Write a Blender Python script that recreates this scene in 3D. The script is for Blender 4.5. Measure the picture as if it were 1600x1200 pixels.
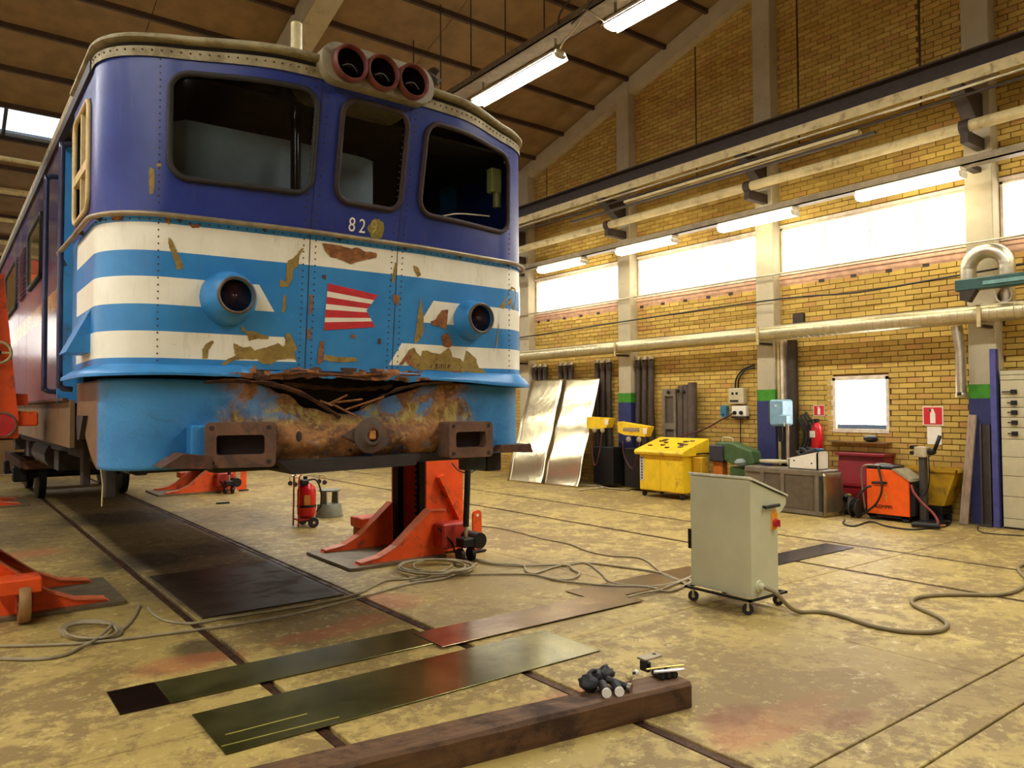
import bpy, bmesh, math, random
from mathutils import Matrix, Vector, Euler, noise as mnoise
random.seed(7)
for _o in list(bpy.data.objects): bpy.data.objects.remove(_o)
SC = bpy.context.scene
COL = SC.collection
PI = math.pi

# ------------------------------------------------------------------ camera
FPX, CAMH = 1180.0, 1.7
def camera_axes(yaw=37.33, pitch=1.75, roll=0.33):
    a, p, r = map(math.radians, (yaw, pitch, roll))
    d = Vector((math.sin(a)*math.cos(p), math.cos(a)*math.cos(p), math.sin(p)))
    right = Vector((math.cos(a), -math.sin(a), 0)); up = right.cross(d)
    return right*math.cos(r)-up*math.sin(r), right*math.sin(r)+up*math.cos(r), d
CR, CU, CD = camera_axes()
cam = bpy.data.cameras.new('camera'); camo = bpy.data.objects.new('camera', cam); COL.objects.link(camo)
cam.sensor_width = 36; cam.lens = FPX/1600*36; cam.clip_end = 200
camo.matrix_world = Matrix(((CR.x, CU.x, -CD.x, 0), (CR.y, CU.y, -CD.y, 0), (CR.z, CU.z, -CD.z, CAMH), (0, 0, 0, 1)))
SC.camera = camo

# ------------------------------------------------------------------ world and view
wd = bpy.data.worlds.new('overcast_sky'); SC.world = wd; wd.use_nodes = True
bg = wd.node_tree.nodes['Background']; bg.inputs[0].default_value = (.85, .92, 1, 1); bg.inputs[1].default_value = 2.0
SC.view_settings.view_transform = 'Standard'; SC.view_settings.look = 'None'
SC.view_settings.exposure = 0.42; SC.view_settings.gamma = 1.0; SC.view_settings.use_curve_mapping = False
SC.cycles.use_denoising = True
SC.cycles.max_bounces = 7; SC.cycles.diffuse_bounces = 4; SC.cycles.glossy_bounces = 4; SC.cycles.transmission_bounces = 4
SC.cycles.transparent_max_bounces = 8; SC.cycles.sample_clamp_indirect = 6
# strengths of the lamps and of the daylight in the window panes
LAMP_W, WALL_W, WIN_W = 76.0, 18.0, 2.6
LAMP_C, WALL_C, WIN_C = (1.0, 1.0, .96), (1.0, .93, .70), (1.0, .98, .92)

# ------------------------------------------------------------------ helpers
def srgb(r, g, b):
    f = lambda c: ((c/255+.055)/1.055)**2.4 if c > 10 else c/255/12.92
    return (f(r), f(g), f(b), 1)

class NT:
    def __init__(s, name):
        s.m = bpy.data.materials.new(name); s.m.use_nodes = True
        s.t = s.m.node_tree; s.n = s.t.nodes; s.b = s.n['Principled BSDF']
        s._tc = None
    def new(s, ty, **kw):
        n = s.n.new(ty)
        for k, v in kw.items(): setattr(n, k, v)
        return n
    def lk(s, a, b): s.t.links.new(a, b)
    def setin(s, sock, v):
        if isinstance(v, bpy.types.NodeSocket): s.lk(v, sock)
        else: sock.default_value = v
    def obj(s):
        if s._tc is None: s._tc = s.new('ShaderNodeTexCoord').outputs['Object']
        return s._tc
    def pos(s): return s.new('ShaderNodeNewGeometry').outputs['Position']
    def xyz(s, v):
        n = s.new('ShaderNodeSeparateXYZ'); s.lk(v, n.inputs[0]); return n.outputs
    def math(s, op, a, b=0.0, c=0.0, clamp=False):
        n = s.new('ShaderNodeMath', operation=op, use_clamp=clamp)
        for i, v in enumerate((a, b, c)): s.setin(n.inputs[i], v)
        return n.outputs[0]
    def noise(s, scale, detail=4, rough=.55, vec=None, stretch=None, dist=0.0):
        n = s.new('ShaderNodeTexNoise'); n.inputs['Scale'].default_value = scale
        n.inputs['Detail'].default_value = detail; n.inputs['Roughness'].default_value = rough
        n.inputs['Distortion'].default_value = dist
        v = vec if vec is not None else s.obj()
        if stretch:
            mp = s.new('ShaderNodeMapping'); mp.inputs['Scale'].default_value = stretch
            s.lk(v, mp.inputs['Vector']); v = mp.outputs[0]
        s.lk(v, n.inputs['Vector']); return n.outputs['Fac']
    def ramp(s, f, a, b, smooth=True):      # 0 below a, 1 above b
        n = s.new('ShaderNodeMapRange', interpolation_type='SMOOTHSTEP' if smooth else 'LINEAR')
        n.inputs['From Min'].default_value = a; n.inputs['From Max'].default_value = b
        s.setin(n.inputs['Value'], f); return n.outputs[0]
    def mix(s, f, a, b):
        n = s.new('ShaderNodeMix', data_type='RGBA')
        s.setin(n.inputs[0], f); s.setin(n.inputs[6], a); s.setin(n.inputs[7], b); return n.outputs[2]
    def mul(s, a, b):
        n = s.new('ShaderNodeMix', data_type='RGBA', blend_type='MULTIPLY')
        n.inputs[0].default_value = 1; s.setin(n.inputs[6], a); s.setin(n.inputs[7], b); return n.outputs[2]
    def bump(s, h, strength=.3, dist=.01):
        n = s.new('ShaderNodeBump'); n.inputs['Strength'].default_value = strength; n.inputs['Distance'].default_value = dist
        s.lk(h, n.inputs['Height']); s.lk(n.outputs[0], s.b.inputs['Normal'])
    def out(s, col=None, rough=None, metal=None, spec=None):
        if col is not None: s.setin(s.b.inputs['Base Color'], col)
        if rough is not None: s.setin(s.b.inputs['Roughness'], rough)
        if metal is not None: s.setin(s.b.inputs['Metallic'], metal)
        if spec is not None: s.b.inputs['Specular IOR Level'].default_value = spec
        return s.m

MATS = {}
def mat(name, col, rough=.55, metal=0.0, var=.18, scale=9.0, bump=.0, dirt=None, dirt_amt=.35, dirt_scale=4.0, spec=.5, stretch=None):
    """painted / metal / plastic surface with mottling, optional dirt blotches and fine relief"""
    if name in MATS: return MATS[name]
    t = NT(name); c = tuple(col)
    dk = tuple(x*(1-var) for x in c[:3])+(1,); lt = tuple(min(1, x*(1+var)) for x in c[:3])+(1,)
    f = t.noise(scale, 5, .6, stretch=stretch)
    cc = t.mix(t.ramp(f, .3, .7), dk, lt)
    r = rough
    if dirt is not None:
        g = t.ramp(t.noise(dirt_scale, 8, .68, dist=.4), .62-dirt_amt*.35, .72-dirt_amt*.15)
        cc = t.mix(t.math('MULTIPLY', g, .85), cc, dirt); r = t.math('ADD', rough, t.math('MULTIPLY', g, .2))
    if bump: t.bump(t.noise(scale*6, 4, .6), bump, .004)
    MATS[name] = t.out(cc, r, metal, spec); return MATS[name]
def emit(name, col, strength):
    if name in MATS: return MATS[name]
    t = NT(name); t.b.inputs['Base Color'].default_value = (.8, .8, .8, 1)
    t.b.inputs['Emission Color'].default_value = tuple(col)+(1,); t.b.inputs['Emission Strength'].default_value = strength
    MATS[name] = t.m; return t.m

class B:
    """collects shapes; build() links them as ONE mesh object"""
    def __init__(s): s.v = []; s.f = []; s.mi = []; s.cur = 0; s.M = None
    def add(s, vs, fs):
        o = len(s.v)
        if s.M is not None: vs = [s.M @ Vector(p) for p in vs]
        s.v += [tuple(p) for p in vs]; s.f += [tuple(i+o for i in q) for q in fs]; s.mi += [s.cur]*len(fs); return s
    def box(s, x0, x1, y0, y1, z0, z1):
        vs = [(x, y, z) for x in (x0, x1) for y in (y0, y1) for z in (z0, z1)]
        return s.add(vs, [(0, 1, 3, 2), (4, 6, 7, 5), (0, 4, 5, 1), (2, 3, 7, 6), (0, 2, 6, 4), (1, 5, 7, 3)])
    def cbox(s, x0, x1, y0, y1, z0, z1, c=.01):
        """box with chamfered edges"""
        def ring(x0, x1, y0, y1, z, k): return [(x0+k, y0, z), (x1-k, y0, z), (x1, y0+k, z), (x1, y1-k, z), (x1-k, y1, z), (x0+k, y1, z), (x0, y1-k, z), (x0, y0+k, z)]
        vs = ring(x0+c, x1-c, y0+c, y1-c, z0, c*.5)+ring(x0, x1, y0, y1, z0+c, c)+ring(x0, x1, y0, y1, z1-c, c)+ring(x0+c, x1-c, y0+c, y1-c, z1, c*.5)
        fs = [tuple(range(7, -1, -1)), tuple(range(24, 32))]
        for k in range(3):
            for i in range(8): j = (i+1) % 8; fs.append((k*8+i, k*8+j, k*8+8+j, k*8+8+i))
        return s.add(vs, fs)
    def cyl(s, p0, p1, r0, r1=None, n=16, cap=True):
        r1 = r0 if r1 is None else r1
        p0, p1 = Vector(p0), Vector(p1); d = (p1-p0).normalized()
        a = d.orthogonal().normalized(); b = d.cross(a)
        vs = [p+(a*math.cos(2*PI*i/n)+b*math.sin(2*PI*i/n))*r for p, r in ((p0, r0), (p1, r1)) for i in range(n)]
        fs = [(i, (i+1) % n, n+(i+1) % n, n+i) for i in range(n)]
        if cap: fs += [tuple(range(n-1, -1, -1)), tuple(range(n, 2*n))]
        return s.add(vs, fs)
    def lathe(s, prof, o=(0, 0, 0), axis=(0, 0, 1), n=24, close=False):
        """prof: (r, h) pairs along axis from o"""
        o = Vector(o); d = Vector(axis).normalized(); a = d.orthogonal().normalized(); b = d.cross(a); vs = []; fs = []
        for r, h in prof:
            vs += [o+d*h+(a*math.cos(2*PI*i/n)+b*math.sin(2*PI*i/n))*max(r, 1e-4) for i in range(n)]
        m = len(prof)
        for k in range(m-1 if not close else m):
            k2 = (k+1) % m
            for i in range(n): j = (i+1) % n; fs.append((k*n+i, k*n+j, k2*n+j, k2*n+i))
        if not close: fs += [tuple(range(n-1, -1, -1)), tuple(range((m-1)*n, m*n))]
        return s.add(vs, fs)
    def tube(s, pts, r, n=8, cap=True, rad=None):
        pts = [Vector(p) for p in pts]; vs = []; fs = []; m = len(pts); prev = None
        for k, p in enumerate(pts):
            d = (pts[min(k+1, m-1)]-pts[max(k-1, 0)])
            d = d.normalized() if d.length > 1e-9 else Vector((0, 0, 1))
            if prev is None: a = d.orthogonal().normalized()
            else:
                a = prev-d*prev.dot(d); a = a.normalized() if a.length > 1e-6 else d.orthogonal().normalized()
            prev = a; b = d.cross(a); rr = r if rad is None else rad[k]
            vs += [p+(a*math.cos(2*PI*i/n)+b*math.sin(2*PI*i/n))*rr for i in range(n)]
        for k in range(m-1):
            for i in range(n): j = (i+1) % n; fs.append((k*n+i, k*n+j, k*n+n+j, k*n+n+i))
        if cap: fs += [tuple(range(n-1, -1, -1)), tuple(range((m-1)*n, m*n))]
        return s.add(vs, fs)
    def prism(s, poly, plane, a, b):
        """poly in 2D, extruded from a to b along the axis missing from plane ('xz' -> y)"""
        def P(q, t):
            return {'xz': (q[0], t, q[1]), 'yz': (t, q[0], q[1]), 'xy': (q[0], q[1], t)}[plane]
        n = len(poly); vs = [P(q, a) for q in poly]+[P(q, b) for q in poly]
        return s.add(vs, [tuple(range(n-1, -1, -1)), tuple(range(n, 2*n))]+[(i, (i+1) % n, n+(i+1) % n, n+i) for i in range(n)])
    def grid(s, fn, nu, nv, skip=None):
        vs = [fn(i/nu, j/nv) for j in range(nv+1) for i in range(nu+1)]; fs = []
        for j in range(nv):
            for i in range(nu):
                if skip and skip((i+.5)/nu, (j+.5)/nv): continue
                q = j*(nu+1)+i; fs.append((q, q+1, q+nu+2, q+nu+1))
        return s.add(vs, fs)
    def sphere(s, c, r, n=12, m=8, sc=(1, 1, 1)):
        c = Vector(c); vs = []; fs = []
        for k in range(m+1):
            t = PI*k/m
            vs += [(c.x+r*sc[0]*math.sin(t)*math.cos(2*PI*i/n), c.y+r*sc[1]*math.sin(t)*math.sin(2*PI*i/n), c.z+r*sc[2]*math.cos(t)) for i in range(n)]
        for k in range(m):
            for i in range(n): j = (i+1) % n; fs.append((k*n+i, k*n+n+i, k*n+n+j, k*n+j))
        return s.add(vs, fs)
    def build(s, name, m, parent=None, smooth=False, world=True, thick=0, bevel=0):
        me = bpy.data.meshes.new(name)
        if world and parent is not None:
            inv = parent.matrix_world.inverted() if parent.type == 'EMPTY' and parent.parent is None else base_matrix(parent).inverted()
            vs = [tuple(inv @ Vector(p)) for p in s.v]
        else: vs = s.v
        me.from_pydata(vs, [], s.f)
        for mm in (m if isinstance(m, (list, tuple)) else [m]): me.materials.append(mm)
        if any(s.mi): me.polygons.foreach_set('material_index', s.mi)
        bm = bmesh.new(); bm.from_mesh(me); bmesh.ops.recalc_face_normals(bm, faces=bm.faces); bm.to_mesh(me); bm.free()
        if smooth: me.shade_smooth() if smooth is True else me.set_sharp_from_angle(angle=math.radians(smooth))
        if smooth and smooth is not True:
            me.polygons.foreach_set('use_smooth', [True]*len(me.polygons)); me.set_sharp_from_angle(angle=math.radians(smooth))
        me.update()
        o = bpy.data.objects.new(name, me); COL.objects.link(o)
        if parent is not None: o.parent = parent
        if thick:
            md = o.modifiers.new('thickness', 'SOLIDIFY'); md.thickness = thick; md.offset = 0
        if bevel:
            md = o.modifiers.new('bevel', 'BEVEL'); md.width = bevel; md.segments = 2; md.limit_method = 'ANGLE'
        return o
def base_matrix(o):
    m = Matrix.Identity(4)
    while o is not None: m = o.matrix_basis @ m; o = o.parent
    return m
def thing(name, label, cat, loc=(0, 0, 0), rz=0.0, group=None):
    o = bpy.data.objects.new(name, None); COL.objects.link(o); o.empty_display_size = .1
    o.location = loc; o.rotation_euler = (0, 0, rz); o.matrix_world = Matrix.Translation(Vector(loc)) @ Matrix.Rotation(rz, 4, 'Z')
    o['label'] = label; o['category'] = cat
    if group: o['group'] = group
    return o
def tag(o, label, cat, group=None):
    o['label'] = label; o['category'] = cat
    if group: o['group'] = group
    return o
def struct(o): o['kind'] = 'structure'; return o
def piece(src, name, parent, mtx):
    c = src.copy(); c.name = name; COL.objects.link(c); c.parent = parent; c.matrix_basis = mtx; return c
def copy_tree(src, loc, rz, label=None):
    c = src.copy(); COL.objects.link(c); c.location = loc; c.rotation_euler = (0, 0, rz)
    if label: c['label'] = label
    def kids(a, b):
        for k in [o for o in bpy.data.objects if o.parent == a]:
            d = k.copy(); COL.objects.link(d); d.parent = b; kids(k, d)
    kids(src, c); return c
def smoothpath(pts, n=8):
    """Catmull-Rom through pts"""
    P = [Vector(p) for p in pts]; P = [P[0]*2-P[1]]+P+[P[-1]*2-P[-2]]; out = []
    for k in range(1, len(P)-2):
        a, b, c, d = P[k-1:k+3]
        for i in range(n):
            t = i/n
            out.append(.5*((2*b)+(c-a)*t+(2*a-5*b+4*c-d)*t*t+(3*b-a-3*c+d)*t**3))
    out.append(P[-2]); return out
def rrect(x0, x1, z0, z1, r, n=6):
    out = []
    for cx, cz, a0 in ((x1-r, z1-r, 0), (x0+r, z1-r, 90), (x0+r, z0+r, 180), (x1-r, z0+r, 270)):
        for i in range(n+1):
            a = math.radians(a0+90*i/n); out.append((cx+r*math.cos(a), cz+r*math.sin(a)))
    return out
def in_rr(x, z, x0, x1, z0, z1, r):
    dx = max(x0+r-x, x-x1+r, 0); dz = max(z0+r-z, z-z1+r, 0)
    return x0 < x < x1 and z0 < z < z1 and dx*dx+dz*dz < r*r or (dx == 0 and z0 < z < z1) or (dz == 0 and x0 < x < x1)
def text_mesh(name, s, size, m, parent, mtx, extrude=.001, align='CENTER'):
    cu = bpy.data.curves.new(name, 'FONT'); cu.body = s; cu.size = size; cu.extrude = extrude; cu.align_x = align; cu.align_y = 'CENTER'
    to = bpy.data.objects.new('tmp', cu); COL.objects.link(to)
    dg = bpy.context.evaluated_depsgraph_get(); me = bpy.data.meshes.new_from_object(to.evaluated_get(dg))
    bpy.data.objects.remove(to); me.name = name; me.materials.clear(); me.materials.append(m)
    o = bpy.data.objects.new(name, me); COL.objects.link(o)
    if parent is not None: o.parent = parent; o.matrix_basis = base_matrix(parent).inverted() @ mtx
    else: o.matrix_basis = mtx
    return o
def face_mtx(origin, right, up):
    r, u = Vector(right).normalized(), Vector(up).normalized(); n = r.cross(u)
    return Matrix(((r.x, u.x, n.x, origin[0]), (r.y, u.y, n.y, origin[1]), (r.z, u.z, n.z, origin[2]), (0, 0, 0, 1)))
# pixel of the photograph -> direction from the camera (used to measure shapes on known surfaces)
def pix(u, v): return CD+CR*((u-800)/FPX)+CU*((600-v)/FPX)
CAM0 = Vector((0, 0, CAMH))
def at_z(u, v, z=0.0): d = pix(u, v); return CAM0+d*((z-CAMH)/d.z)
def at_x(u, v, x): d = pix(u, v); return CAM0+d*(x/d.x)
def at_y(u, v, y): d = pix(u, v); return CAM0+d*(y/d.y)
# ================================================================== materials of the setting
def floor_material():
    t = NT('worn_concrete'); P = t.pos(); x, y, z = t.xyz(P)
    big = t.noise(.55, 6, .6, P); mid = t.noise(2.6, 8, .65, P, dist=.6); fine = t.noise(22, 6, .7, P)
    base = t.mix(t.ramp(big, .35, .65), srgb(162, 138, 74), srgb(188, 163, 92))
    fmid = t.noise(7.5, 12, .8, P, dist=.35); vfine = t.noise(90, 4, .7, P)
    worn = t.ramp(t.math('ADD', t.math('MULTIPLY', big, .35), t.math('ADD', t.math('MULTIPLY', mid, .25), t.math('MULTIPLY', fmid, .40))), .47, .53)   # worn paint, bare concrete
    base = t.mix(t.math('MULTIPLY', worn, .82), base, srgb(118, 94, 52))
    light = t.ramp(t.noise(9, 12, .82, P, dist=.3), .555, .60)
    base = t.mix(t.math('MULTIPLY', light, .55), base, srgb(208, 188, 118))
    speck = t.ramp(t.noise(45, 6, .75, P), .60, .70)
    base = t.mix(t.math('MULTIPLY', speck, .45), base, srgb(92, 68, 38))
    scr = t.ramp(t.noise(3.2, 10, .8, P, stretch=(.45, 3.2, 1)), .58, .66)
    base = t.mix(t.math('MULTIPLY', scr, .7), base, srgb(104, 80, 46))
    scr2 = t.ramp(t.noise(4.0, 10, .8, P, stretch=(3.0, .5, 1)), .60, .67)
    base = t.mix(t.math('MULTIPLY', scr2, .6), base, srgb(112, 86, 50))
    def blob(cx, cy, rx, ry, edge=.35):
        dx = t.math('DIVIDE', t.math('SUBTRACT', x, cx), rx); dy = t.math('DIVIDE', t.math('SUBTRACT', y, cy), ry)
        d = t.math('SQRT', t.math('ADD', t.math('MULTIPLY', dx, dx), t.math('MULTIPLY', dy, dy)))
        d = t.math('ADD', d, t.math('MULTIPLY', t.math('SUBTRACT', mid, .5), 1.7))
        return t.ramp(d, 1.0+edge, 1.0-edge)
    def layer(base, col, amt, blobs):
        m = None
        for b in blobs:
            k = blob(*b); m = k if m is None else t.math('MAXIMUM', m, k)
        return t.mix(t.math('MULTIPLY', m, amt), base, col)
    # soaked-in oil between and beside the rails, rust dust where parts lay
    base = layer(base, srgb(70, 54, 32), .68, [(2.35, 10.5, .95, 4.2), (2.3, 7.6, .85, 1.2), (.9, 12.5, .8, 1.6), (3.5, 12.2, .9, 1.5), (2.2, 15.5, 1.3, 3.5)])
    base = layer(base, srgb(34, 25, 15), .75, [(2.35, 7.9, .5, .55), (1.9, 9.3, .5, .5), (2.7, 9.6, .45, .4), (1.55, 5.6, .2, .3), (2.3, 13.2, .9, .8)])
    base = layer(base, srgb(166, 92, 54), .55, [(1.35, 5.4, .34, .16), (2.35, 5.45, .4, .14), (3.2, 6.0, .25, .28), (2.75, 5.55, .22, .16), (3.65, 2.42, .5, .15), (2.15, 3.25, .8, .12), (3.0, 3.3, .4, .16), (.9, 10.6, .4, .25)])
    base = layer(base, srgb(120, 58, 28), .7, [(3.52, 2.62, .22, .1), (3.95, 2.2, .2, .08)])
    base = layer(base, srgb(120, 96, 56), .55, [(4.0, 4.85, .45, .45), (4.6, 6.2, 1.0, .9), (4.4, 2.6, .8, .7), (5.0, 2.1, .7, .4), (3.6, 5.2, .5, .5)])
    rough = t.math('ADD', .50, t.math('MULTIPLY', fine, .14))
    rough = t.math('SUBTRACT', rough, t.math('MULTIPLY', light, .26))
    rough = t.math('ADD', rough, t.math('MULTIPLY', worn, .06))
    t.bump(t.math('ADD', t.math('MULTIPLY', fmid, .35), t.math('ADD', t.math('MULTIPLY', fine, .35), t.math('MULTIPLY', vfine, .2))), .35, .006)
    return t.out(base, rough, 0, .5)
M_FLOOR = floor_material()
M_JOINT = mat('joint_dirt', srgb(62, 46, 28), .9)
M_RAIL = mat('rusty_rail_steel', srgb(78, 48, 28), .5, .6, var=.35, scale=14, dirt=srgb(52, 30, 16), dirt_amt=.6)
def brick_material():
    t = NT('yellow_brick'); g = t.new('ShaderNodeNewGeometry'); oi = t.new('ShaderNodeObjectInfo')
    r = t.math('FRACT', t.math('ADD', g.outputs['Random Per Island'], oi.outputs['Random']))
    P = g.outputs['Position']
    c = t.mix(r, srgb(172, 138, 58), srgb(200, 166, 80))
    c = t.mix(t.ramp(r, .90, .92), c, srgb(182, 138, 70))
    c = t.mix(t.math('MULTIPLY', t.ramp(t.noise(1.3, 5, .6, P), .5, .7), .5), c, srgb(156, 112, 58))
    c = t.mix(t.math('MULTIPLY', t.ramp(t.noise(60, 4, .7, P), .6, .75), .35), c, srgb(120, 84, 40))
    t.bump(t.noise(70, 4, .6, P), .35, .004)
    return t.out(c, .85)
M_BRICK = brick_material()
M_MORTAR = mat('dark_mortar', srgb(116, 84, 42), .95, scale=20)
M_CREAM = mat('cream_painted_concrete', srgb(178, 164, 132), .75, var=.07, scale=3, dirt=srgb(156, 140, 108), dirt_amt=.1)
M_CREAM_STEEL = mat('cream_painted_steel', srgb(196, 176, 122), .45, var=.12, scale=6, dirt=srgb(140, 116, 72), dirt_amt=.3)
M_CEIL = mat('brown_roof_panel', srgb(128, 100, 60), .85, var=.14, scale=2.5, bump=.1)
M_DARKWOOD = mat('dark_purlin', srgb(64, 44, 28), .8)
M_GREEN = mat('green_band_paint', srgb(58, 132, 18), .6); M_NAVY = mat('navy_band_paint', srgb(40, 46, 92), .6)
M_WINPANE = emit('daylit_corrugated_plastic', WIN_C, WIN_W)
M_CLEARPANE = emit('daylit_clear_glass', (.93, .97, 1.0), 12.0)
M_WINSKY = emit('daylit_skylight_glass', (.86, .93, 1.0), 1.3)
M_WINFRAME = mat('pale_window_frame', srgb(214, 196, 168), .55)
M_SILL = mat('pinkish_plaster_sill', srgb(204, 160, 128), .8)
M_LAMP = emit('lit_lamp_diffuser', LAMP_C, LAMP_W)
M_WLAMP = emit('lit_wall_lamp_diffuser', WALL_C, WALL_W)
M_LEFTPANE = emit('daylit_left_window', WIN_C, 1.6)
M_HOUSING = mat('white_lamp_housing', srgb(206, 196, 170), .5)
M_TRAY = mat('grey_cable_tray', srgb(120, 104, 76), .5, .5)
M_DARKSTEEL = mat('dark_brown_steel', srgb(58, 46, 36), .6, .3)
M_BLACK = mat('black_rubber', srgb(22, 20, 19), .6, var=.3)
M_GALV = mat('galvanised_duct', srgb(196, 186, 158), .32, .85, var=.12, scale=12, stretch=(1, 1, 1))
M_PLASTER = mat('brown_wall_cladding', srgb(128, 98, 60), .85, var=.15, scale=1.5)

# ================================================================== floor, slabs, rails
XW, XL, YB, YF = 12.0, -6.5, -12.0, 24.0
fl = struct(B().box(XL, XW+.3, YB, YF, -.3, -.06).build('floor', M_JOINT))
RX = [1.66, 3.04, 7.5, 8.87]
xb = [XL, -3.2, -.4]+[1.66, 3.04, 5.25, 7.5, 8.87, 10.4, XW+.1]
yb = [YB, -8, -4, -1.6, 1.70, 2.02, 4.2, 6.36, 9.05, 11.8, 14.6, 17.5, 20.5, YF]
rnd = random.Random(3)
for i in range(len(xb)-1):
    for j in range(len(yb)-1):
        x0, x1, y0, y1 = xb[i], xb[i+1], yb[j], yb[j+1]
        if x1 <= 3.1 and j in (4,): continue                      # the double cross joint stops at the near track
        if x1 <= 3.1 and j == 3: y1 = yb[5]
        a = .042 if x0 in RX else .003; b = .042 if x1 in RX else .003
        g = .006 if j in (3, 4, 5) else .0035
        dz = rnd.uniform(-.0025, 0)
        B().cbox(x0+a, x1-b, y0+g, y1-g, -.06, dz, .004).build('slab', M_FLOOR, fl)
for x in RX:
    bb = B(); s = 1 if x in (1.66, 7.5) else -1
    prof = [(-.036, -.06), (.036, -.06), (.036, -.018), (.03, -.008), (-.03, -.008), (-.036, -.018)]
    bb.prism([(x-s*.006+p*.8, q) for p, q in prof], 'xz', YB, YF); bb.build('rail', M_RAIL, fl)

# ================================================================== right wall: bricks, columns, openings
COLY = [-2.55, .95, 4.445, 7.95, 11.42, 14.9, 18.4, 21.9]
def ceil_z(y): return 11.34-.274*abs(y-2.0)+.0 if True else 0
CE0 = 9.483+.274*8.78
def ceil_z(y): return CE0-.274*y if y > 2 else CE0-.274*2-.274*(2-y)
WZ0, WZ1 = 4.03, 4.86
OPEN = [(COLY[k]+.19, COLY[k+1]-.19, WZ0, WZ1) for k in range(len(COLY)-1)]+[(5.88, 6.82, 1.27, 2.16)]
wall = B()
ys = sorted(set([YB, YF]+[v for o in OPEN for v in o[:2]]+[2.0])); zs = [0, 1.27, 2.16, WZ0, WZ1]
for a, b in zip(ys, ys[1:]):
    for k, (z0, z1) in enumerate(zip(zs, zs[1:])):
        if any(o[0] <= a and b <= o[1] and o[2] <= z0 and z1 <= o[3] for o in OPEN): continue
        wall.box(XW+.012, XW+.3, a, b, z0, z1)
    wall.prism([(a, WZ1), (b, WZ1), (b, ceil_z(b)), (a, ceil_z(a))], 'yz', XW+.012, XW+.3)
wr = struct(wall.build('wall_right', M_MORTAR))
BL, BH, MJ = .25, .085, .011
src_me = None; bricks = []
jointY = [at_x(u, v, XW).y for u, v in ((855, 260), (1088, 150), (1247, 80), (1437, 40))]
for c in range(int(10.4/BH)):
    z = c*BH
    y = 1.6+(.5*BL if c % 2 else 0)+rnd.uniform(-.012, .012)
    while y < 18:
        y0, y1 = y+MJ/2, y+BL-MJ/2; yc = (y0+y1)/2; y += BL
        if z+BH > ceil_z(y1)-.2: continue
        cut = [(k-.18, k+.18) for k in COLY]+([(k-.02, k+.02) for k in jointY] if z > 6.25 else [])
        cut += [(o[0], o[1]) for o in OPEN if o[2]-.03 < z+BH/2 < o[3]+.03]
        spans = [(y0, y1)]
        for a, b in cut:
            nxt = []
            for p, q in spans:
                if q <= a or p >= b: nxt.append((p, q)); continue
                if p < a: nxt.append((p, a))
                if q > b: nxt.append((b, q))
            spans = nxt
        for p, q in spans:
            if q-p > .03: bricks.append(((p+q)/2, z+BH/2, q-p))
def brick_rank(b):
    d = Vector((XW, b[0], b[1]))-CAM0; w = d.dot(CD); u = 800+FPX*d.dot(CR)/w; v = 600-FPX*d.dot(CU)/w
    inside = 980 < u < 1600 and 0 < v < 800
    hid = (b[1] < 1.0 and b[0] < 6.9) or (b[0] < 4.35 and b[1] < 2.2) or 5.7 < b[1] < 6.6 or 2.8 < b[1] < 3.1
    return (0 if inside and not hid else 1, w)
bricks.sort(key=brick_rank)
sb = B().cbox(-.03, .03, -.1195, .1195, -.037, .037, .004); master = sb.build('brick', M_BRICK, wr)
near = bricks[:300]
for k, (yc, zc, L) in enumerate(near):
    m = Matrix.Translation((XW+.006+rnd.uniform(-.004, .002), yc, zc)) @ Matrix.Diagonal((1, L/.239, 1, 1))
    if k == 0: master.matrix_basis = m
    else: piece(master, 'brick', wr, m)
rest = B()
for yc, zc, L in bricks[300:]:
    q = rnd.uniform(-.004, .002); rest.box(XW-.022+q, XW+.03, yc-L/2, yc+L/2, zc-.037, zc+.037)
ro = rest.build('brick', M_BRICK, wr); ro['kind'] = 'stuff'
vents = [at_x(u, v, XW) for u, v in ((843, 505), (858, 501), (883, 498), (909, 495), (936, 490), (1004, 478), (1037, 473), (1072, 468), (1108, 463), (1143, 458), (1285, 437), (1335, 429), (1390, 421), (1448, 414))]
for p in vents: B().box(XW-.03, XW+.05, p.y-.05, p.y+.05, 3.80, 3.885).build('vent_hole', M_DARKSTEEL, wr)
for p in jointY: B().box(XW-.005, XW+.03, p-.02, p+.02, 6.3, ceil_z(p)-.3).build('expansion_joint', M_DARKWOOD, wr)
for k in COLY:
    c = B(); c.cbox(XW-.25, XW+.05, k-.18, k+.18, 0, ceil_z(k)-.1, .012); co = c.build('column', M_CREAM, wr)
    if 3 < k < 13:
        B().box(XW-.256, XW+.01, k-.186, k+.186, 1.785, 1.985).build('green_band', M_GREEN, co)
        B().box(XW-.256, XW+.01, k-.186, k+.186, .01, 1.785).build('navy_band', M_NAVY, co)
B().prism([(2.0, ceil_z(2.0)-.02), (YF, ceil_z(YF)-.02), (YF, ceil_z(YF)-.36), (2.0, ceil_z(2)-.36)], 'yz', XW-.22, XW+.05).build('gable_rafter', M_CREAM, wr)
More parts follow.
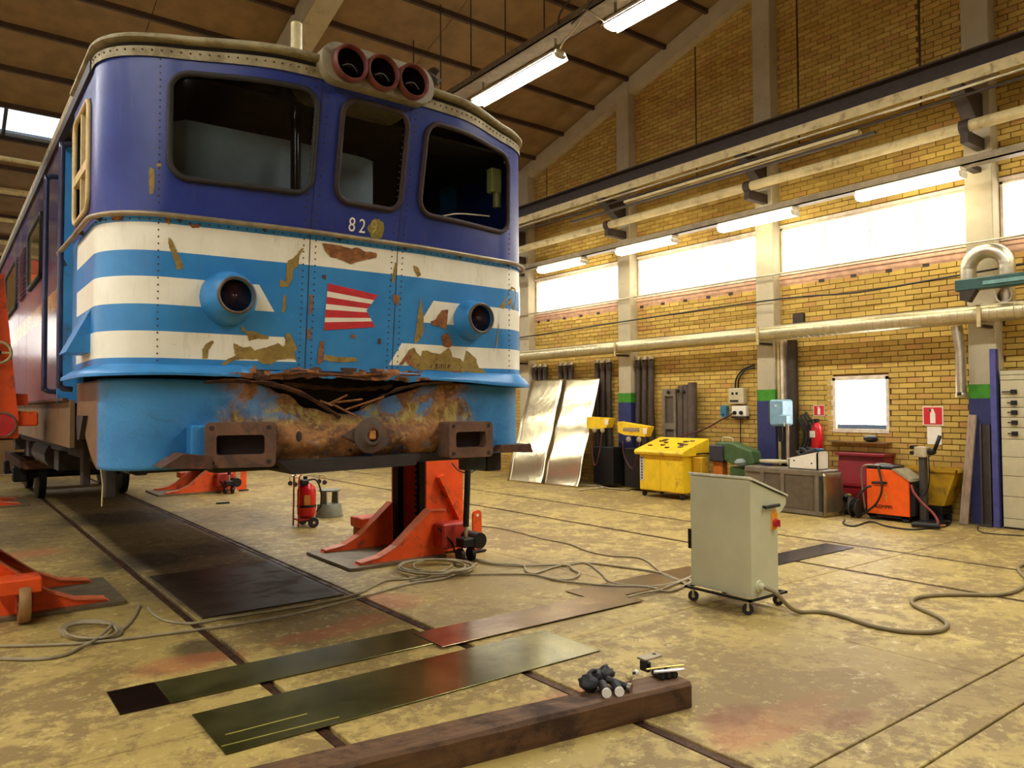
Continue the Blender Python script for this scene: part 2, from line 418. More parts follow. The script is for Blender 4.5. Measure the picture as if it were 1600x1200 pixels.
# windows
for n, (a, b, z0, z1) in enumerate(OPEN):
    small = n == len(OPEN)-1; f = B(); d = .05 if small else .035
    f.box(XW-.03 if small else XW-.01, XW+.16, a, a+d, z0, z1); f.box(XW-.03 if small else XW-.01, XW+.16, b-d, b, z0, z1)
    f.box(XW-.03 if small else XW-.01, XW+.16, a, b, z1-d, z1+.02); f.box(XW-.04, XW+.16, a, b, z0-.02, z0+d*.8)
    w = struct(f.build('window_%d' % (n+1), M_WINFRAME))
    if small:
        B().box(XW+.10, XW+.12, a+d, b-d, z0+.07, z1-d).build('pane', M_CLEARPANE, w)
        B().box(XW+.03, XW+.1, a+d, b-d, z0+.04, z0+.11).build('lower_sash', mat('blue_grey_sash', srgb(70, 84, 104), .5), w)
        B().box(XW-.02, XW+.1, b, b+.1, z0-.02, z1+.02).build('pale_reveal', M_WINFRAME, w)
        continue
    if b < 2 or a > 18: k = 2
    else: k = 4
    for i in range(k):
        y0, y1 = a+d+(b-a-2*d)*i/k, a+d+(b-a-2*d)*(i+1)/k
        p = B(); m = int((y1-y0)/.0125)
        p.grid(lambda s, t: (XW+.11+.012*math.sin(2*PI*(y0+(y1-y0-.012)*s)/.076), y0+.006+(y1-y0-.012)*s, z0+.03+(z1-z0-.05)*t), m, 1)
        p.build('corrugated_pane', M_WINPANE, w, smooth=True)
        if i: B().box(XW+.08, XW+.1, y0-.008, y0+.008, z0+.02, z1-.03).build('mullion', M_WINFRAME, w)
    B().prism([(XW-.06, z0-.09), (XW-.03, z0-.09), (XW+.05, z0), (XW-.06, z0-.055)], 'xz', a-.02, b+.02).build('sill', M_SILL, w)
    B().prism([(XW-.05, z0-.055), (XW-.025, z0-.21), (XW+.02, z0-.21), (XW+.02, z0)], 'xz', a-.02, b+.02).build('sill_apron', M_SILL, w)
    B().box(XW-.045, XW, a, b, z1+.0, z1+.05).build('lintel_trim', M_WINFRAME, w)

# ================================================================== ceiling, purlins, rafters, skylight
ce = B()
ce.prism([(2, ceil_z(2)+.05), (YF, ceil_z(YF)+.05), (YF, ceil_z(YF)+.25), (2, ceil_z(2)+.25)], 'yz', XL, XW+.3)
ce.prism([(YB, ceil_z(YB)+.05), (2, ceil_z(2)+.05), (2, ceil_z(2)+.25), (YB, ceil_z(YB)+.25)], 'yz', XL, XW+.3)
ceil = struct(ce.build('ceiling', M_CEIL))
PY = [10.21-1.06*5+1.06*k for k in range(19)]
SKY = (PY[11]+.02, PY[12]-.02)        # about 16.6 .. 17.7
ang = math.atan(.274)
for k, y in enumerate(PY):
    if y > YF-.1: continue
    z = ceil_z(y); q = B(); q.box(XL, XW-.02, y-.035, y+.035, z-.085, z+.05); q.build('purlin', M_DARKWOOD, ceil)
    if k+1 < len(PY) and PY[k+1] < YF:
        y1 = PY[k+1]; nx = 8
        if k == 11: continue
        for i in range(nx):
            x0 = XL+(XW-XL)*i/nx; x1 = XL+(XW-XL)*(i+1)/nx; z0, z1 = ceil_z(y), ceil_z(y1)
            B().prism([(y+.012, z0), (y1-.012, z1), (y1-.012, z1+.06), (y+.012, z0+.06)], 'yz', x0+.006, x1-.006).build('roof_panel', M_CEIL, ceil)
def rafter(x0, x1, d, ya, yb):
    return B().prism([(ya, ceil_z(ya)-.02), (yb, ceil_z(yb)-.02), (yb, ceil_z(yb)-d), (ya, ceil_z(ya)-d)], 'yz', x0, x1).build('rafter', M_CREAM, ceil)
rafter(4.77, 5.17, .5, 2, YF); rafter(-2.5, -2.1, .5, 2, YF)
sk = B(); y0, y1 = SKY; M_SKF = mat('dark_skylight_frame', srgb(44, 40, 44), .5)
for x in [-5.4+1.06*k for k in range(16)]:
    sk.prism([(y0, ceil_z(y0)-.06), (y1, ceil_z(y1)-.06), (y1, ceil_z(y1)+.05), (y0, ceil_z(y0)+.05)], 'yz', x-.03, x+.03)
sk.box(-5.4, 10.5, y0-.02, y0+.03, ceil_z(y0)-.05, ceil_z(y0)+.04); sk.box(-5.4, 10.5, y1-.05, y1, ceil_z(y1)-.05, ceil_z(y1)+.05)
skw = struct(sk.build('window_20', M_SKF))
for x in [-5.4+1.06*k for k in range(15)]:
    B().prism([(y0+.03, ceil_z(y0+.03)+.01), (y1-.05, ceil_z(y1-.05)+.01), (y1-.05, ceil_z(y1-.05)+.03), (y0+.03, ceil_z(y0+.03)+.03)], 'yz', x+.03, x+1.03).build('skylight_pane', M_WINSKY, skw)
    B().box(x+.03, x+1.03, y1-.28, y1-.05, ceil_z(y1)-.02, ceil_z(y1)+.03).build('lower_rail', mat('grey_blue_rail', srgb(120, 132, 150), .5), skw)

# ================================================================== the other walls (out of frame or barely seen)
bk = B().box(XL, XW+.3, YF, YF+.3, 0, 3.1); bk.box(XL, XW+.3, YF, YF+.3, 4.3, ceil_z(YF)+.3)
BX = [XL+.2+3.6*k for k in range(6)]
for a in BX: bk.box(a-.25, a+.25, YF, YF+.3, 3.1, 4.3)
struct(bk.build('wall_back', M_PLASTER))
for k, (a, b) in enumerate(zip(BX, BX[1:])):  # unseen windows, added so their lit panes brighten the leaning aluminium sheets
    w = B().box(a+.25, b-.25, YF, YF+.2, 3.1, 3.15); w.box(a+.25, b-.25, YF, YF+.2, 4.25, 4.3); w = struct(w.build('window_%d' % (50+k), M_WINFRAME))
    B().box(a+.25, b-.25, YF+.12, YF+.14, 3.15, 4.25).build('pane', M_WINPANE, w)
struct(B().prism([(XL, 0), (XW+.3, 0), (XW+.3, ceil_z(YB)+.3), (XL, ceil_z(YB)+.3)], 'xz', YB-.3, YB).build('wall_front', M_PLASTER))
wl = B()
wl.box(XL-.3, XL, YB, YF, 0, 3.0)
wl.prism([(YB, 4.4), (2, 4.4), (YF, 4.4), (YF, ceil_z(YF)+.3), (2, ceil_z(2)+.3), (YB, ceil_z(YB)+.3)], 'yz', XL-.3, XL)
LY = [-11.5+3.5*k for k in range(11)]
for a in LY: wl.box(XL-.3, XL+.2, a-.2, a+.2, 0, 4.5)
struct(wl.build('wall_left', M_PLASTER))
for k, (a, b) in enumerate(zip(LY, LY[1:])):
    w = B(); w.box(XL-.2, XL, a+.2, b-.2, 3.0, 3.06); w.box(XL-.2, XL, a+.2, b-.2, 4.34, 4.4)
    w = struct(w.build('window_%d' % (30+k), M_WINFRAME))
    B().box(XL-.12, XL-.1, a+.2, b-.2, 3.06, 4.34).build('pane', M_LEFTPANE, w)

# ================================================================== lamps
def lamp(name, label, group, x, ya, yb, z, w=.19, h=.1, cat='lamp', dm=None, hood=0):
    t = thing(name, label, cat, (x, (ya+yb)/2, z), 0, group)
    B().cbox(x-w*.35, x+w*.35, ya, yb, z+h*.55, z+h, .008).build('housing', M_HOUSING, t)
    prof = [(x-w/2, z+h*.52), (x-w*.36, z+.01), (x-w*.2, z), (x+w*.2, z), (x+w*.36, z+.01), (x+w/2, z+h*.52)]
    B().prism(prof, 'xz', ya+.02, yb-.02).build('diffuser', dm or M_LAMP, t)
    if hood:
        for s in (-1, 1): B().prism([(x+s*(w*.36), z+h*.9), (x+s*(w*.36), z+h), (x+s*(w*.62), z+h*.08), (x+s*(w*.62+.008), z+h*.08), (x+s*(w*.36+.03), z+h)][:4], 'xz', ya, yb).build('reflector_wing', M_HOUSING, t)
    for yy in (ya, yb-.02): B().prism(prof, 'xz', yy, yy+.02).build('end_cap', M_HOUSING, t)
    return t
for k in range(6):
    ya = 4.41+2.55*(k-2)
    nm = ['fluorescent tube lamp under the wall tray, out of sight'][0]
    lab = {2: 'lit fluorescent lamp on the wall tray above the window beside the silver duct bend', 3: 'lit fluorescent lamp crossing in front of the column above the drill press',
           4: 'lit fluorescent lamp on the wall tray above the yellow cart', 5: 'lit fluorescent lamp on the wall tray furthest along, above the aluminium sheets'}.get(k, 'lit fluorescent lamp of the wall row on the near stretch of tray')
    lamp('wall_lamp', lab, 'lamps along the wall tray', 11.2, ya, ya+1.5, 4.82, .27, .15, dm=M_WLAMP)
CX = 7.0
for k in range(-1, 6):
    ya = 8.0-3.08*(k-1)
    lab = {-1: 'lit ceiling fluorescent lamp next to the skylight at the far end', 0: 'lit ceiling fluorescent lamp over the back of the locomotive', 1: 'long lit fluorescent lamp under the ceiling tray, next to the roof headlights', 2: 'long lit fluorescent lamp under the ceiling tray with looped cables at its end'}.get(k, 'lit ceiling fluorescent lamp of the row over the near floor')
    lamp('ceiling_lamp', lab, 'lamps under the ceiling tray', CX, ya, ya+2.1, 6.66, .24, .12, hood=1)
    ya = 8.0-3.08*(k-1)
    lamp('ceiling_lamp', 'unseen ceiling fluorescent lamp added to light the open floor beside the locomotive', 'added lamps of the second ceiling row', -3.2, ya, ya+2.1, 6.66, .24, .12, hood=1)  # second row is out of view, added to light this side of the hall
lw = lamp('ceiling_lamp', 'unseen fluorescent lamp added low at the far end to brighten the aluminium sheets', 'lamps under the ceiling tray', CX, 17.3, 19.4, 5.9, .24, .12, hood=1)  # hidden lamp added to give the leaning aluminium sheets a bright reflection
for yy in (17.6, 19.1): B().cyl((CX, yy, 6.02), (CX, yy, ceil_z(yy)), .011, n=6).build('hanging_rod', M_DARKSTEEL, lw)
# ceiling cable tray with hanging rods
tr = thing('cable_tray', 'grey cable tray hung on rods under the brown ceiling', 'cable tray', (CX, 6, 7.0))
b = B(); b.box(CX-.16, CX+.16, -9, 18.5, 6.98, 6.995); b.box(CX-.16, CX-.145, -9, 18.5, 6.98, 7.09); b.box(CX+.145, CX+.16, -9, 18.5, 6.98, 7.09); b.build('trough', M_TRAY, tr)
for k in range(16):
    y = 3.6+.95*k
    if ceil_z(y) < 7.1: continue
    B().cyl((CX, y, 6.99), (CX, y, ceil_z(y)), .011, n=6).build('hanging_rod', M_DARKSTEEL, tr)
for y in (3.0, 4.8, 6.9, 8.1, 9.9):
    B().cyl((CX, y, 6.78), (CX, y, 6.99), .02, n=8).build('lamp_hanger', M_TRAY, tr)
def cable(name, label, pts, r, m, group=None, n=8, sm=8, cat='cable'):
    return tag(B().tube(smoothpath(pts, sm), r, n).build(name, m, smooth=True), label, cat, group)
M_CABLE = mat('grey_cable_sheath', srgb(146, 132, 100), .6); M_WHITECABLE = mat('white_cable_sheath', srgb(190, 176, 140), .6)
cable('lamp_cable', 'pale cable looping between the two ceiling lamps', [(CX-.02, 7.98, 6.78), (CX-.1, 7.8, 6.80), (CX-.05, 7.55, 6.97), (CX-.15, 7.35, 7.02), (CX-.2, 7.15, 6.9), (CX-.05, 7.02, 6.75), (CX, 6.99, 6.76)], .012, M_WHITECABLE, n=6)
cable('cable_loop', 'dark spare cable loop hanging beside the ceiling tray', [(CX-.12, 7.9, 7.0), (CX-.25, 7.7, 7.12), (CX-.28, 7.3, 7.2), (CX-.24, 7.0, 7.1), (CX-.2, 7.25, 6.97), (CX-.14, 7.6, 6.95)], .014, M_DARKSTEEL, n=6)

# ================================================================== runs along the right wall
cb = thing('crane_runway', 'dark crane runway girder on the brick wall under the roof', 'girder', (11.0, 8, 6.1))
B().box(10.98, 11.02, -6, 19.2, 6.14, 6.40).build('web', M_DARKSTEEL, cb)  # web coloured dark to stand in for the shade on it
B().box(10.85, 11.15, -6, 19.2, 6.40, 6.425).build('top_flange', M_DARKSTEEL, cb)
B().box(10.85, 11.15, -6, 19.2, 6.115, 6.14).build('bottom_flange', M_CREAM_STEEL, cb)
B().box(10.84, 10.86, -6, 19.2, 6.0, 6.15).build('edge_plate', M_CREAM_STEEL, cb)
for y in COLY[1:6]:
    B().prism([(11.0, 6.1), (11.745, 6.1), (11.745, 5.65), (11.6, 5.65)], 'xz', y-.09, y+.09).build('bracket', M_DARKSTEEL, cb)
def run(name, label, x, z, r, m, ya=-4.0, yb=20.0, cat='pipe', n=12):
    return tag(B().cyl((x, ya, z), (x, yb, z), r, n=n).build(name, m, smooth=40), label, cat)
run('conduit', 'thin steel conduit running just below the crane girder', 10.95, 5.97, .022, M_GALV)
run('conduit', 'thin dark conduit under the steel conduit below the girder', 11.0, 5.88, .02, M_DARKSTEEL)
bx = B().box(10.93, 11.05, 5.75, 10.6, 5.78, 5.83); tag(bx.build('conduit_channel', M_CREAM_STEEL), 'short flat cream channel below the crane girder conduits', 'channel')
bx = B().box(10.93, 11.0, 5.5, 12.2, 5.70, 5.735); tag(bx.build('conduit_channel', M_DARKSTEEL), 'short dark channel strip under the flat cream channel', 'channel')
hp = thing('heating_pipe', 'thick cream heating pipe along the wall below the girder', 'pipe', (11.25, 8, 5.5))
B().cyl((11.25, -4, 5.53), (11.25, 20, 5.53), .08, n=18).build('pipe', M_CREAM_STEEL, hp, smooth=40)
for y in COLY[1:6]:
    B().lathe([(.1, -.06), (.1, .06), (.083, .06), (.083, -.06)], (11.25, y-.05, 5.53), (0, 1, 0), 18, True).build('clamp', M_DARKSTEEL, hp, smooth=40)
    B().box(11.2, 11.745, y-.1, y, 5.30, 5.46).build('bracket', M_DARKSTEEL, hp)
ltr = thing('lamp_tray', 'grey steel tray along the wall that carries the fluorescent lamps', 'cable tray', (11.2, 8, 4.97))
b = B(); b.box(11.12, 11.3, -3, 19, 4.965, 4.985); b.box(11.12, 11.135, -3, 19, 4.965, 5.08); b.build('channel', M_TRAY, ltr)
for y in COLY[1:6]: B().box(11.15, 11.745, y-.05, y+.05, 4.99, 5.06).build('bracket', M_DARKSTEEL, ltr)
du = thing('ventilation_duct', 'long pale ventilation duct running along the brick wall', 'duct', (11.5, 8, 2.95))
B().cyl((11.48, -3, 2.95), (11.48, 20, 2.95), .125, n=24).build('duct', mat('pale_duct_metal', srgb(196, 182, 140), .38, .6, var=.08), du, smooth=40)
tp = B()
for k in range(150): y = 2.0+.1*k; tp.lathe([(.125, 0), (.1285, .004), (.125, .008)], (11.48, y, 2.95), (0, 1, 0), 20)
tp.build('spiral_seam', M_GALV, du)['kind'] = 'stuff'
B().box(11.33, 11.35, -3, 20, 3.045, 3.06).build('top_cable', M_WHITECABLE, du)
for y in COLY[1:6]:
    B().box(11.40, 11.745, y-.15, y-.1, 2.76, 2.80).build('bracket', M_DARKSTEEL, du)
    B().box(11.33, 11.35, y-.15, y-.1, 2.76, 3.08).build('strap', M_CREAM_STEEL, du)
cable('wall_cable', 'black twisted cable slung along the brick wall below the windows', [(11.68, 19, 3.44), (11.68, 14.5, 3.457), (11.68, 11.2, 3.52), (11.68, 7.65, 3.557), (11.68, 6.2, 3.50), (11.68, 4.65, 3.56), (11.68, 3, 3.62), (11.68, 1, 3.6)], .014, M_BLACK, n=6)
cable('sill_pipe', 'thin pipe along the lower edge of the strip windows', [(11.7, 19, 4.0), (11.7, 10, 4.01), (11.7, 1, 3.99)], .014, M_GALV, n=6, cat='pipe')
# silver bend and filter box by the duct
sd = thing('duct_bend', 'corrugated silver duct bend arching above the green extraction boom', 'duct', (11.5, 4.25, 3.0))
cy, cz, rr = 4.26, 3.58, .24
pts = [(11.5, cy+rr, 3.40)]+[(11.5, cy+rr*math.cos(a), cz+rr*math.sin(a)) for a in [PI*i/14 for i in range(15)]]+[(11.5, cy-rr, 3.40)]
seg = smoothpath(pts, 3); B().tube(seg, .1, 18, rad=[.1+.005*(k % 2) for k in range(len(seg))]).build('bend', M_GALV, sd, smooth=True)
B().cyl((11.5, cy-rr, 3.08), (11.5, cy-rr, 3.42), .095, n=18).build('down_leg', M_GALV, sd, smooth=40)
B().lathe([(.085, 0), (.105, 0), (.105, .1), (.085, .1)], (11.47, cy-rr+.0, 3.16), (-1, 0, 0), 18, True).build('damper_ring', M_GALV, sd, smooth=40)
ga = thing('ventilation_boom', 'dark green extraction boom beam beneath the silver duct bend', 'beam', (11.35, 4, 3.3))
B().cbox(11.19, 11.35, 2.2, 4.56, 3.26, 3.42, .012).build('beam', mat('dark_green_paint', srgb(38, 74, 62), .45), ga)
B().box(11.175, 11.19, 3.6, 4.2, 3.31, 3.36).build('name_strip', mat('pale_teal_strip', srgb(110, 150, 140), .5), ga)
B().prism([(4.5, 3.26), (4.3, 3.26), (4.4, 3.1), (4.5, 3.14)], 'yz', 11.2, 11.34).build('bracket', M_DARKSTEEL, ga)
pd = thing('drop_pipe', 'silver duct stub pipe hanging below the wall duct beside the column', 'pipe', (11.6, 4.66, 1.8))
B().cyl((11.58, 4.66, 2.4), (11.58, 4.70, 2.82), .062, .075, n=16).build('reducer', M_GALV, pd, smooth=40)
B().cyl((11.58, 4.66, 1.8), (11.58, 4.66, 2.42), .068, n=16).build('pipe', M_GALV, pd, smooth=40)
B().lathe([(.072, 0), (.076, .01), (.076, .05), (.072, .06)], (11.58, 4.66, 1.8), (0, 0, 1), 16).build('end_collar', M_GALV, pd, smooth=40)
B().box(11.49, 11.53, 4.63, 4.68, 1.83, 1.87).build('latch', M_BLACK, pd)
# cable channels beside the middle column
for yy, w_, m_, l_ in ((7.73, .05, M_CREAM_STEEL, 'cream cable duct running down beside the column'), (7.66, .05, M_WINFRAME, 'pale cable duct between the cream duct and the dark pipe'), ):
    tag(B().box(XW-.2, XW-.03, yy-w_/2, yy+w_/2, .4, 2.85).build('cable_duct', m_), l_, 'cable duct')
tag(B().cyl((XW-.12, 7.5, .5), (XW-.12, 7.5, 2.84), .085, n=14).build('downpipe', M_DARKSTEEL, smooth=40), 'dark brown downpipe beside the pale cable ducts', 'pipe')
tag(B().box(XW-.09, XW-.03, 7.3, 7.5, 3.0, 3.3).build('junction_box', M_DARKSTEEL), 'small dark junction box above the duct by the column', 'box')
# pipes under the far ceiling
for k, (v, rr_) in enumerate(((250, .05), (300, .07), (345, .05), (380, .05), (398, .05))):
    d_ = pix(20, v); d_ = d_/d_.y; Yq = min(23.5, (CE0-.45-CAMH)/(d_.z+.274)); p = at_y(20, v, Yq); tag(B().cyl((XL+.3, Yq, p.z), (11, Yq, p.z), rr_, n=8).build('overhead_pipe', M_CREAM_STEEL), ['topmost pale pipe', 'thick second pipe', 'third pipe down', 'fourth pipe down', 'lowest pipe'][k]+' crossing the far end of the hall behind the locomotive', 'pipe')
# ================================================================== locomotive
LX, LY0 = 2.35, 4.73
loco = thing('locomotive', 'crash-damaged electric locomotive in dark blue, light blue and cream stripes, raised on orange jacks', 'locomotive', (LX, LY0, 0))
def sstep(a, b, x):
    t = min(1, max(0, (x-a)/(b-a))); return t*t*(3-2*t)
def plan_y(dx):
    a = abs(dx)
    if a <= .38: return LY0
    if a <= 1.2: return LY0+.085*((a-.38)/.82)**1.2
    a = min(a, 1.599); return 5.2-.385*math.cos(math.asin(min(1, (a-1.2)/.4)))
def lean(z): return .21*(2.85-z) if z > 2.85 else .1*(2.85-z)
def surf_y(dx, z): return plan_y(dx)+lean(z)*(1-sstep(.6, 1.45, abs(dx)))
_half = [(0, LY0)]+[(.38*i/20, LY0) for i in range(1, 21)]+[(.38+.82*i/44, plan_y(.38+.82*i/44)) for i in range(1, 45)]
_half += [(1.2+.4*math.sin(PI/2*i/32), 5.2-.385*math.cos(PI/2*i/32)) for i in range(1, 33)]
_half += [(1.6, 5.2+.85*i/40) for i in range(1, 41)]
_s = [0]
for p, q in zip(_half, _half[1:]): _s.append(_s[-1]+math.hypot(q[0]-p[0], q[1]-p[1]))
SMAX = _s[-1]
def plan(s):
    a = min(abs(s), SMAX-1e-6); lo, hi = 0, len(_s)-1
    while hi-lo > 1:
        m = (lo+hi)//2
        if _s[m] <= a: lo = m
        else: hi = m
    t = (a-_s[lo])/(_s[hi]-_s[lo]); p, q = _half[lo], _half[hi]
    return math.copysign(p[0]+(q[0]-p[0])*t, s), p[1]+(q[1]-p[1])*t
def plan_n(s):
    a, b = plan(s-.02), plan(s+.02); d = Vector((b[0]-a[0], b[1]-a[1], 0)).normalized(); return Vector((d.y, -d.x, 0))
def body(s, z, off=0.0):
    dx, y = plan(s); y += lean(z)*(1-sstep(.6, 1.45, abs(dx))); n = plan_n(s)
    return Vector((LX+dx+n.x*off, y+n.y*off, z))
def on_face(u, v, off=0.0):
    """point of the locomotive's front that the photograph shows at this pixel"""
    y = LY0
    for _ in range(30):
        p = at_y(u, v, y); y = .5*y+.5*(surf_y(p.x-LX, p.z)-off)
    return at_y(u, v, y)

def paint_material(lower=False):
    t = NT('locomotive_paint'); x, y, z = t.xyz(t.obj())
    def band(a, b): return t.math('MULTIPLY', t.math('GREATER_THAN', z, a), t.math('LESS_THAN', z, b))
    def left_of(x0, zt, k): return t.math('LESS_THAN', x, t.math('ADD', x0, t.math('MULTIPLY', t.math('SUBTRACT', zt, z), k)))
    def right_of(x0, zt, k): return t.math('GREATER_THAN', x, t.math('SUBTRACT', x0, t.math('MULTIPLY', t.math('SUBTRACT', zt, z), k)))
    w = band(2.645, 2.812)
    w = t.math('MAXIMUM', w, t.math('MULTIPLY', band(2.325, 2.49), t.math('MAXIMUM', left_of(-.72, 2.49, .62), right_of(.57, 2.49, .65))))
    w = t.math('MAXIMUM', w, t.math('MULTIPLY', band(2.005, 2.165), t.math('MAXIMUM', left_of(-.55, 2.165, .55), right_of(.312, 2.165, .6))))
    w = t.math('MULTIPLY', w, t.math('LESS_THAN', y, 1.12))
    n1 = t.noise(3, 6, .6); n2 = t.noise(28, 6, .7); streak = t.noise(7, 6, .65, stretch=(3.5, 3.5, .35))
    lb = t.mix(t.ramp(n1, .3, .7), srgb(44, 124, 186), srgb(58, 140, 200))
    db = t.mix(t.ramp(n1, .3, .7), srgb(30, 46, 118), srgb(44, 60, 134))
    cr = t.mix(t.ramp(n1, .3, .7), srgb(238, 230, 204), srgb(250, 244, 222))
    c = t.mix(t.math('GREATER_THAN', z, 2.85), lb, db)
    c = t.mix(w, c, cr)
    # grime: streaks, specks and small rust pits
    c = t.mix(t.math('MULTIPLY', t.ramp(streak, .55, .8), .30), c, srgb(120, 104, 70))
    c = t.mix(t.math('MULTIPLY', t.ramp(n2, .66, .74), .45), c, srgb(92, 70, 46))
    pit = t.ramp(t.noise(9, 9, .75, dist=.5), .715, .73)
    c = t.mix(pit, c, srgb(112, 62, 34))
    if lower:
        c = t.mix(t.math('MULTIPLY', t.ramp(t.noise(5, 7, .7), .45, .75), .45), c, srgb(70, 96, 104))
    r = t.math('ADD', .26, t.math('MULTIPLY', n2, .22))
    t.bump(t.math('ADD', t.math('MULTIPLY', n1, .8), t.math('MULTIPLY', n2, .05)), .10, .03)
    return t.out(c, r, 0, .5)
M_PAINT = paint_material()
def side_material():
    t = NT('locomotive_side_paint'); x, y, z = t.xyz(t.obj())
    n1 = t.noise(2, 6, .6); n2 = t.noise(20, 6, .7)
    c = t.mix(t.math('GREATER_THAN', z, 2.85), t.mix(n1, srgb(60, 104, 140), srgb(84, 118, 140)), t.mix(n1, srgb(38, 46, 104), srgb(52, 58, 112)))
    w = t.math('MULTIPLY', t.math('GREATER_THAN', z, 2.50), t.math('LESS_THAN', z, 2.665))
    c = t.mix(w, c, srgb(232, 200, 140))
    c = t.mix(t.math('MULTIPLY', t.ramp(n1, .38, .62), .55), c, srgb(118, 96, 62))
    c = t.mix(t.ramp(n2, .68, .74), c, srgb(100, 64, 40))
    return t.out(c, t.math('ADD', .10, t.math('MULTIPLY', n2, .18)), 0, .9)
M_SIDE = side_material()
def rusty_material():
    """light blue skirt paint scraped to rust and yellowed primer in the crushed middle"""
    t = NT('scraped_rusty_skirt'); x, y, z = t.xyz(t.obj())
    n0 = t.noise(2.2, 7, .62, dist=.5); n1 = t.noise(6, 9, .72, dist=.7); n2 = t.noise(26, 8, .7); vs = t.noise(7, 8, .7, stretch=(1.8, 1, .9), dist=.8)
    blue = t.mix(t.ramp(n0, .3, .7), srgb(40, 116, 172), srgb(56, 134, 190))
    blue = t.mix(t.math('MULTIPLY', t.ramp(n1, .5, .75), .5), blue, srgb(58, 86, 92))
    rust = t.mix(t.ramp(n1, .35, .65), srgb(94, 62, 36), srgb(160, 106, 54))
    rust = t.mix(t.ramp(n2, .5, .7), rust, srgb(182, 138, 72))
    rust = t.mix(t.ramp(vs, .62, .72), rust, srgb(66, 40, 24))
    yel = t.mix(t.ramp(vs, .4, .6), srgb(140, 122, 54), srgb(186, 168, 84))
    ax = t.math('ABSOLUTE', t.math('ADD', x, .0))
    mid = t.ramp(t.math('ADD', ax, t.math('MULTIPLY', t.math('SUBTRACT', n1, .5), .9)), 1.00, .80)
    # blue islands survive inside the scraped zone
    isl = t.math('MULTIPLY', t.ramp(n0, .50, .56), t.math('ADD', t.ramp(z, 1.60, 1.68), t.math('MULTIPLY', t.ramp(z, 1.50, 1.42), .8), 0.0, True))
    mid = t.math('MULTIPLY', mid, t.math('SUBTRACT', 1.0, t.math('MULTIPLY', isl, .8)))
    yz = t.math('MULTIPLY', t.ramp(z, 1.56, 1.62), t.ramp(z, 1.78, 1.70))
    ym = t.math('MULTIPLY', t.math('MULTIPLY', yz, t.ramp(vs, .44, .62)), .75)
    c = t.mix(mid, blue, t.mix(ym, rust, yel))
    # brown road dirt on the corner and side
    side = t.ramp(t.math('ADD', y, t.math('MULTIPLY', t.math('SUBTRACT', n0, .5), .2)), .40, .52)
    c = t.mix(side, c, t.mix(n1, srgb(96, 72, 48), srgb(124, 98, 68)))
    t.bump(t.math('ADD', n1, t.math('MULTIPLY', n2, .3)), .5, .02)
    return t.out(c, t.math('ADD', .45, t.math('MULTIPLY', mid, .35)))
M_SKIRT = rusty_material()
M_PRIMER = mat('bare_olive_primer', srgb(150, 124, 58), .7, var=.22, scale=14, dirt=srgb(112, 78, 40), dirt_amt=.3, dirt_scale=16)
M_RUST = mat('rust_patch', srgb(132, 82, 44), .85, var=.35, scale=22, bump=.3, dirt=srgb(176, 120, 66), dirt_amt=.4, dirt_scale=20)
M_DKRUST = mat('dark_rust', srgb(74, 46, 30), .8, var=.35, scale=16, bump=.3, dirt=srgb(120, 72, 40), dirt_amt=.35, dirt_scale=9)
M_ROOF = mat('cream_roof_paint', srgb(160, 148, 112), .6, var=.14, scale=5, dirt=srgb(116, 100, 66), dirt_amt=.5, dirt_scale=6)
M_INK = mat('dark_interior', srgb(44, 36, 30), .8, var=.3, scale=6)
M_GASKET = mat('perished_window_rubber', srgb(36, 31, 26), .7, var=.3, scale=20)
M_GASKET_R = mat('red_brown_window_rubber', srgb(48, 28, 23), .7, var=.3, scale=20)
M_LBLUE = mat('light_blue_paint', srgb(50, 130, 190), .4, var=.1, scale=6, dirt=srgb(70, 84, 84), dirt_amt=.25)
M_DBLUE = mat('dark_blue_paint', srgb(40, 48, 112), .35, var=.12, scale=6)
M_RED = mat('faded_red_paint', srgb(196, 40, 44), .5, var=.14, scale=14)
M_OFFWHITE = mat('off_white_paint', srgb(236, 226, 204), .5, var=.06)
M_RINGRED = mat('red_brown_ring', srgb(106, 50, 40), .55, var=.2)
def glass_material():
    t = NT('window_glass'); n = t.n; tr = n.new('ShaderNodeBsdfTransparent'); tr.inputs[0].default_value = (.72, .74, .72, 1)
    gl = n.new('ShaderNodeBsdfGlossy'); gl.inputs['Roughness'].default_value = .03; gl.inputs[0].default_value = (.9, .9, .9, 1)
    fr = n.new('ShaderNodeFresnel'); fr.inputs[0].default_value = 1.5; mx = n.new('ShaderNodeMixShader')
    t.lk(fr.outputs[0], mx.inputs[0]); t.lk(tr.outputs[0], mx.inputs[1]); t.lk(gl.outputs[0], mx.inputs[2])
    t.lk(mx.outputs[0], n['Material Output'].inputs[0]); return t.m
M_GLASS = glass_material()

# ---- shell with window openings
WINS = [(-1.26, -.43, 3.09, 3.725, .11), (-.258, .228, 3.08, 3.73, .10), (.378, 1.285, 3.09, 3.72, .11)]
SIDEWIN = (5.33, 5.93, 2.96, 3.66)
Z0, Z1 = 1.95, 3.81
def shell_skip(a, b):
    s = (a*2-1)*SMAX; z = Z0+(Z1-Z0)*b; dx, y = plan(s)
    for x0, x1, a0, a1, r in WINS:
        if y < 5.19 and in_rr(dx, z, x0, x1, a0, a1, r): return True
    return dx <= -1.599 and SIDEWIN[0] < y < SIDEWIN[1] and SIDEWIN[2] < z < SIDEWIN[3]
b = B(); b.grid(lambda a, t: body((a*2-1)*SMAX, Z0+(Z1-Z0)*t), 300, 104, shell_skip)
shell = b.build('body_shell', M_PAINT, loco, smooth=True)
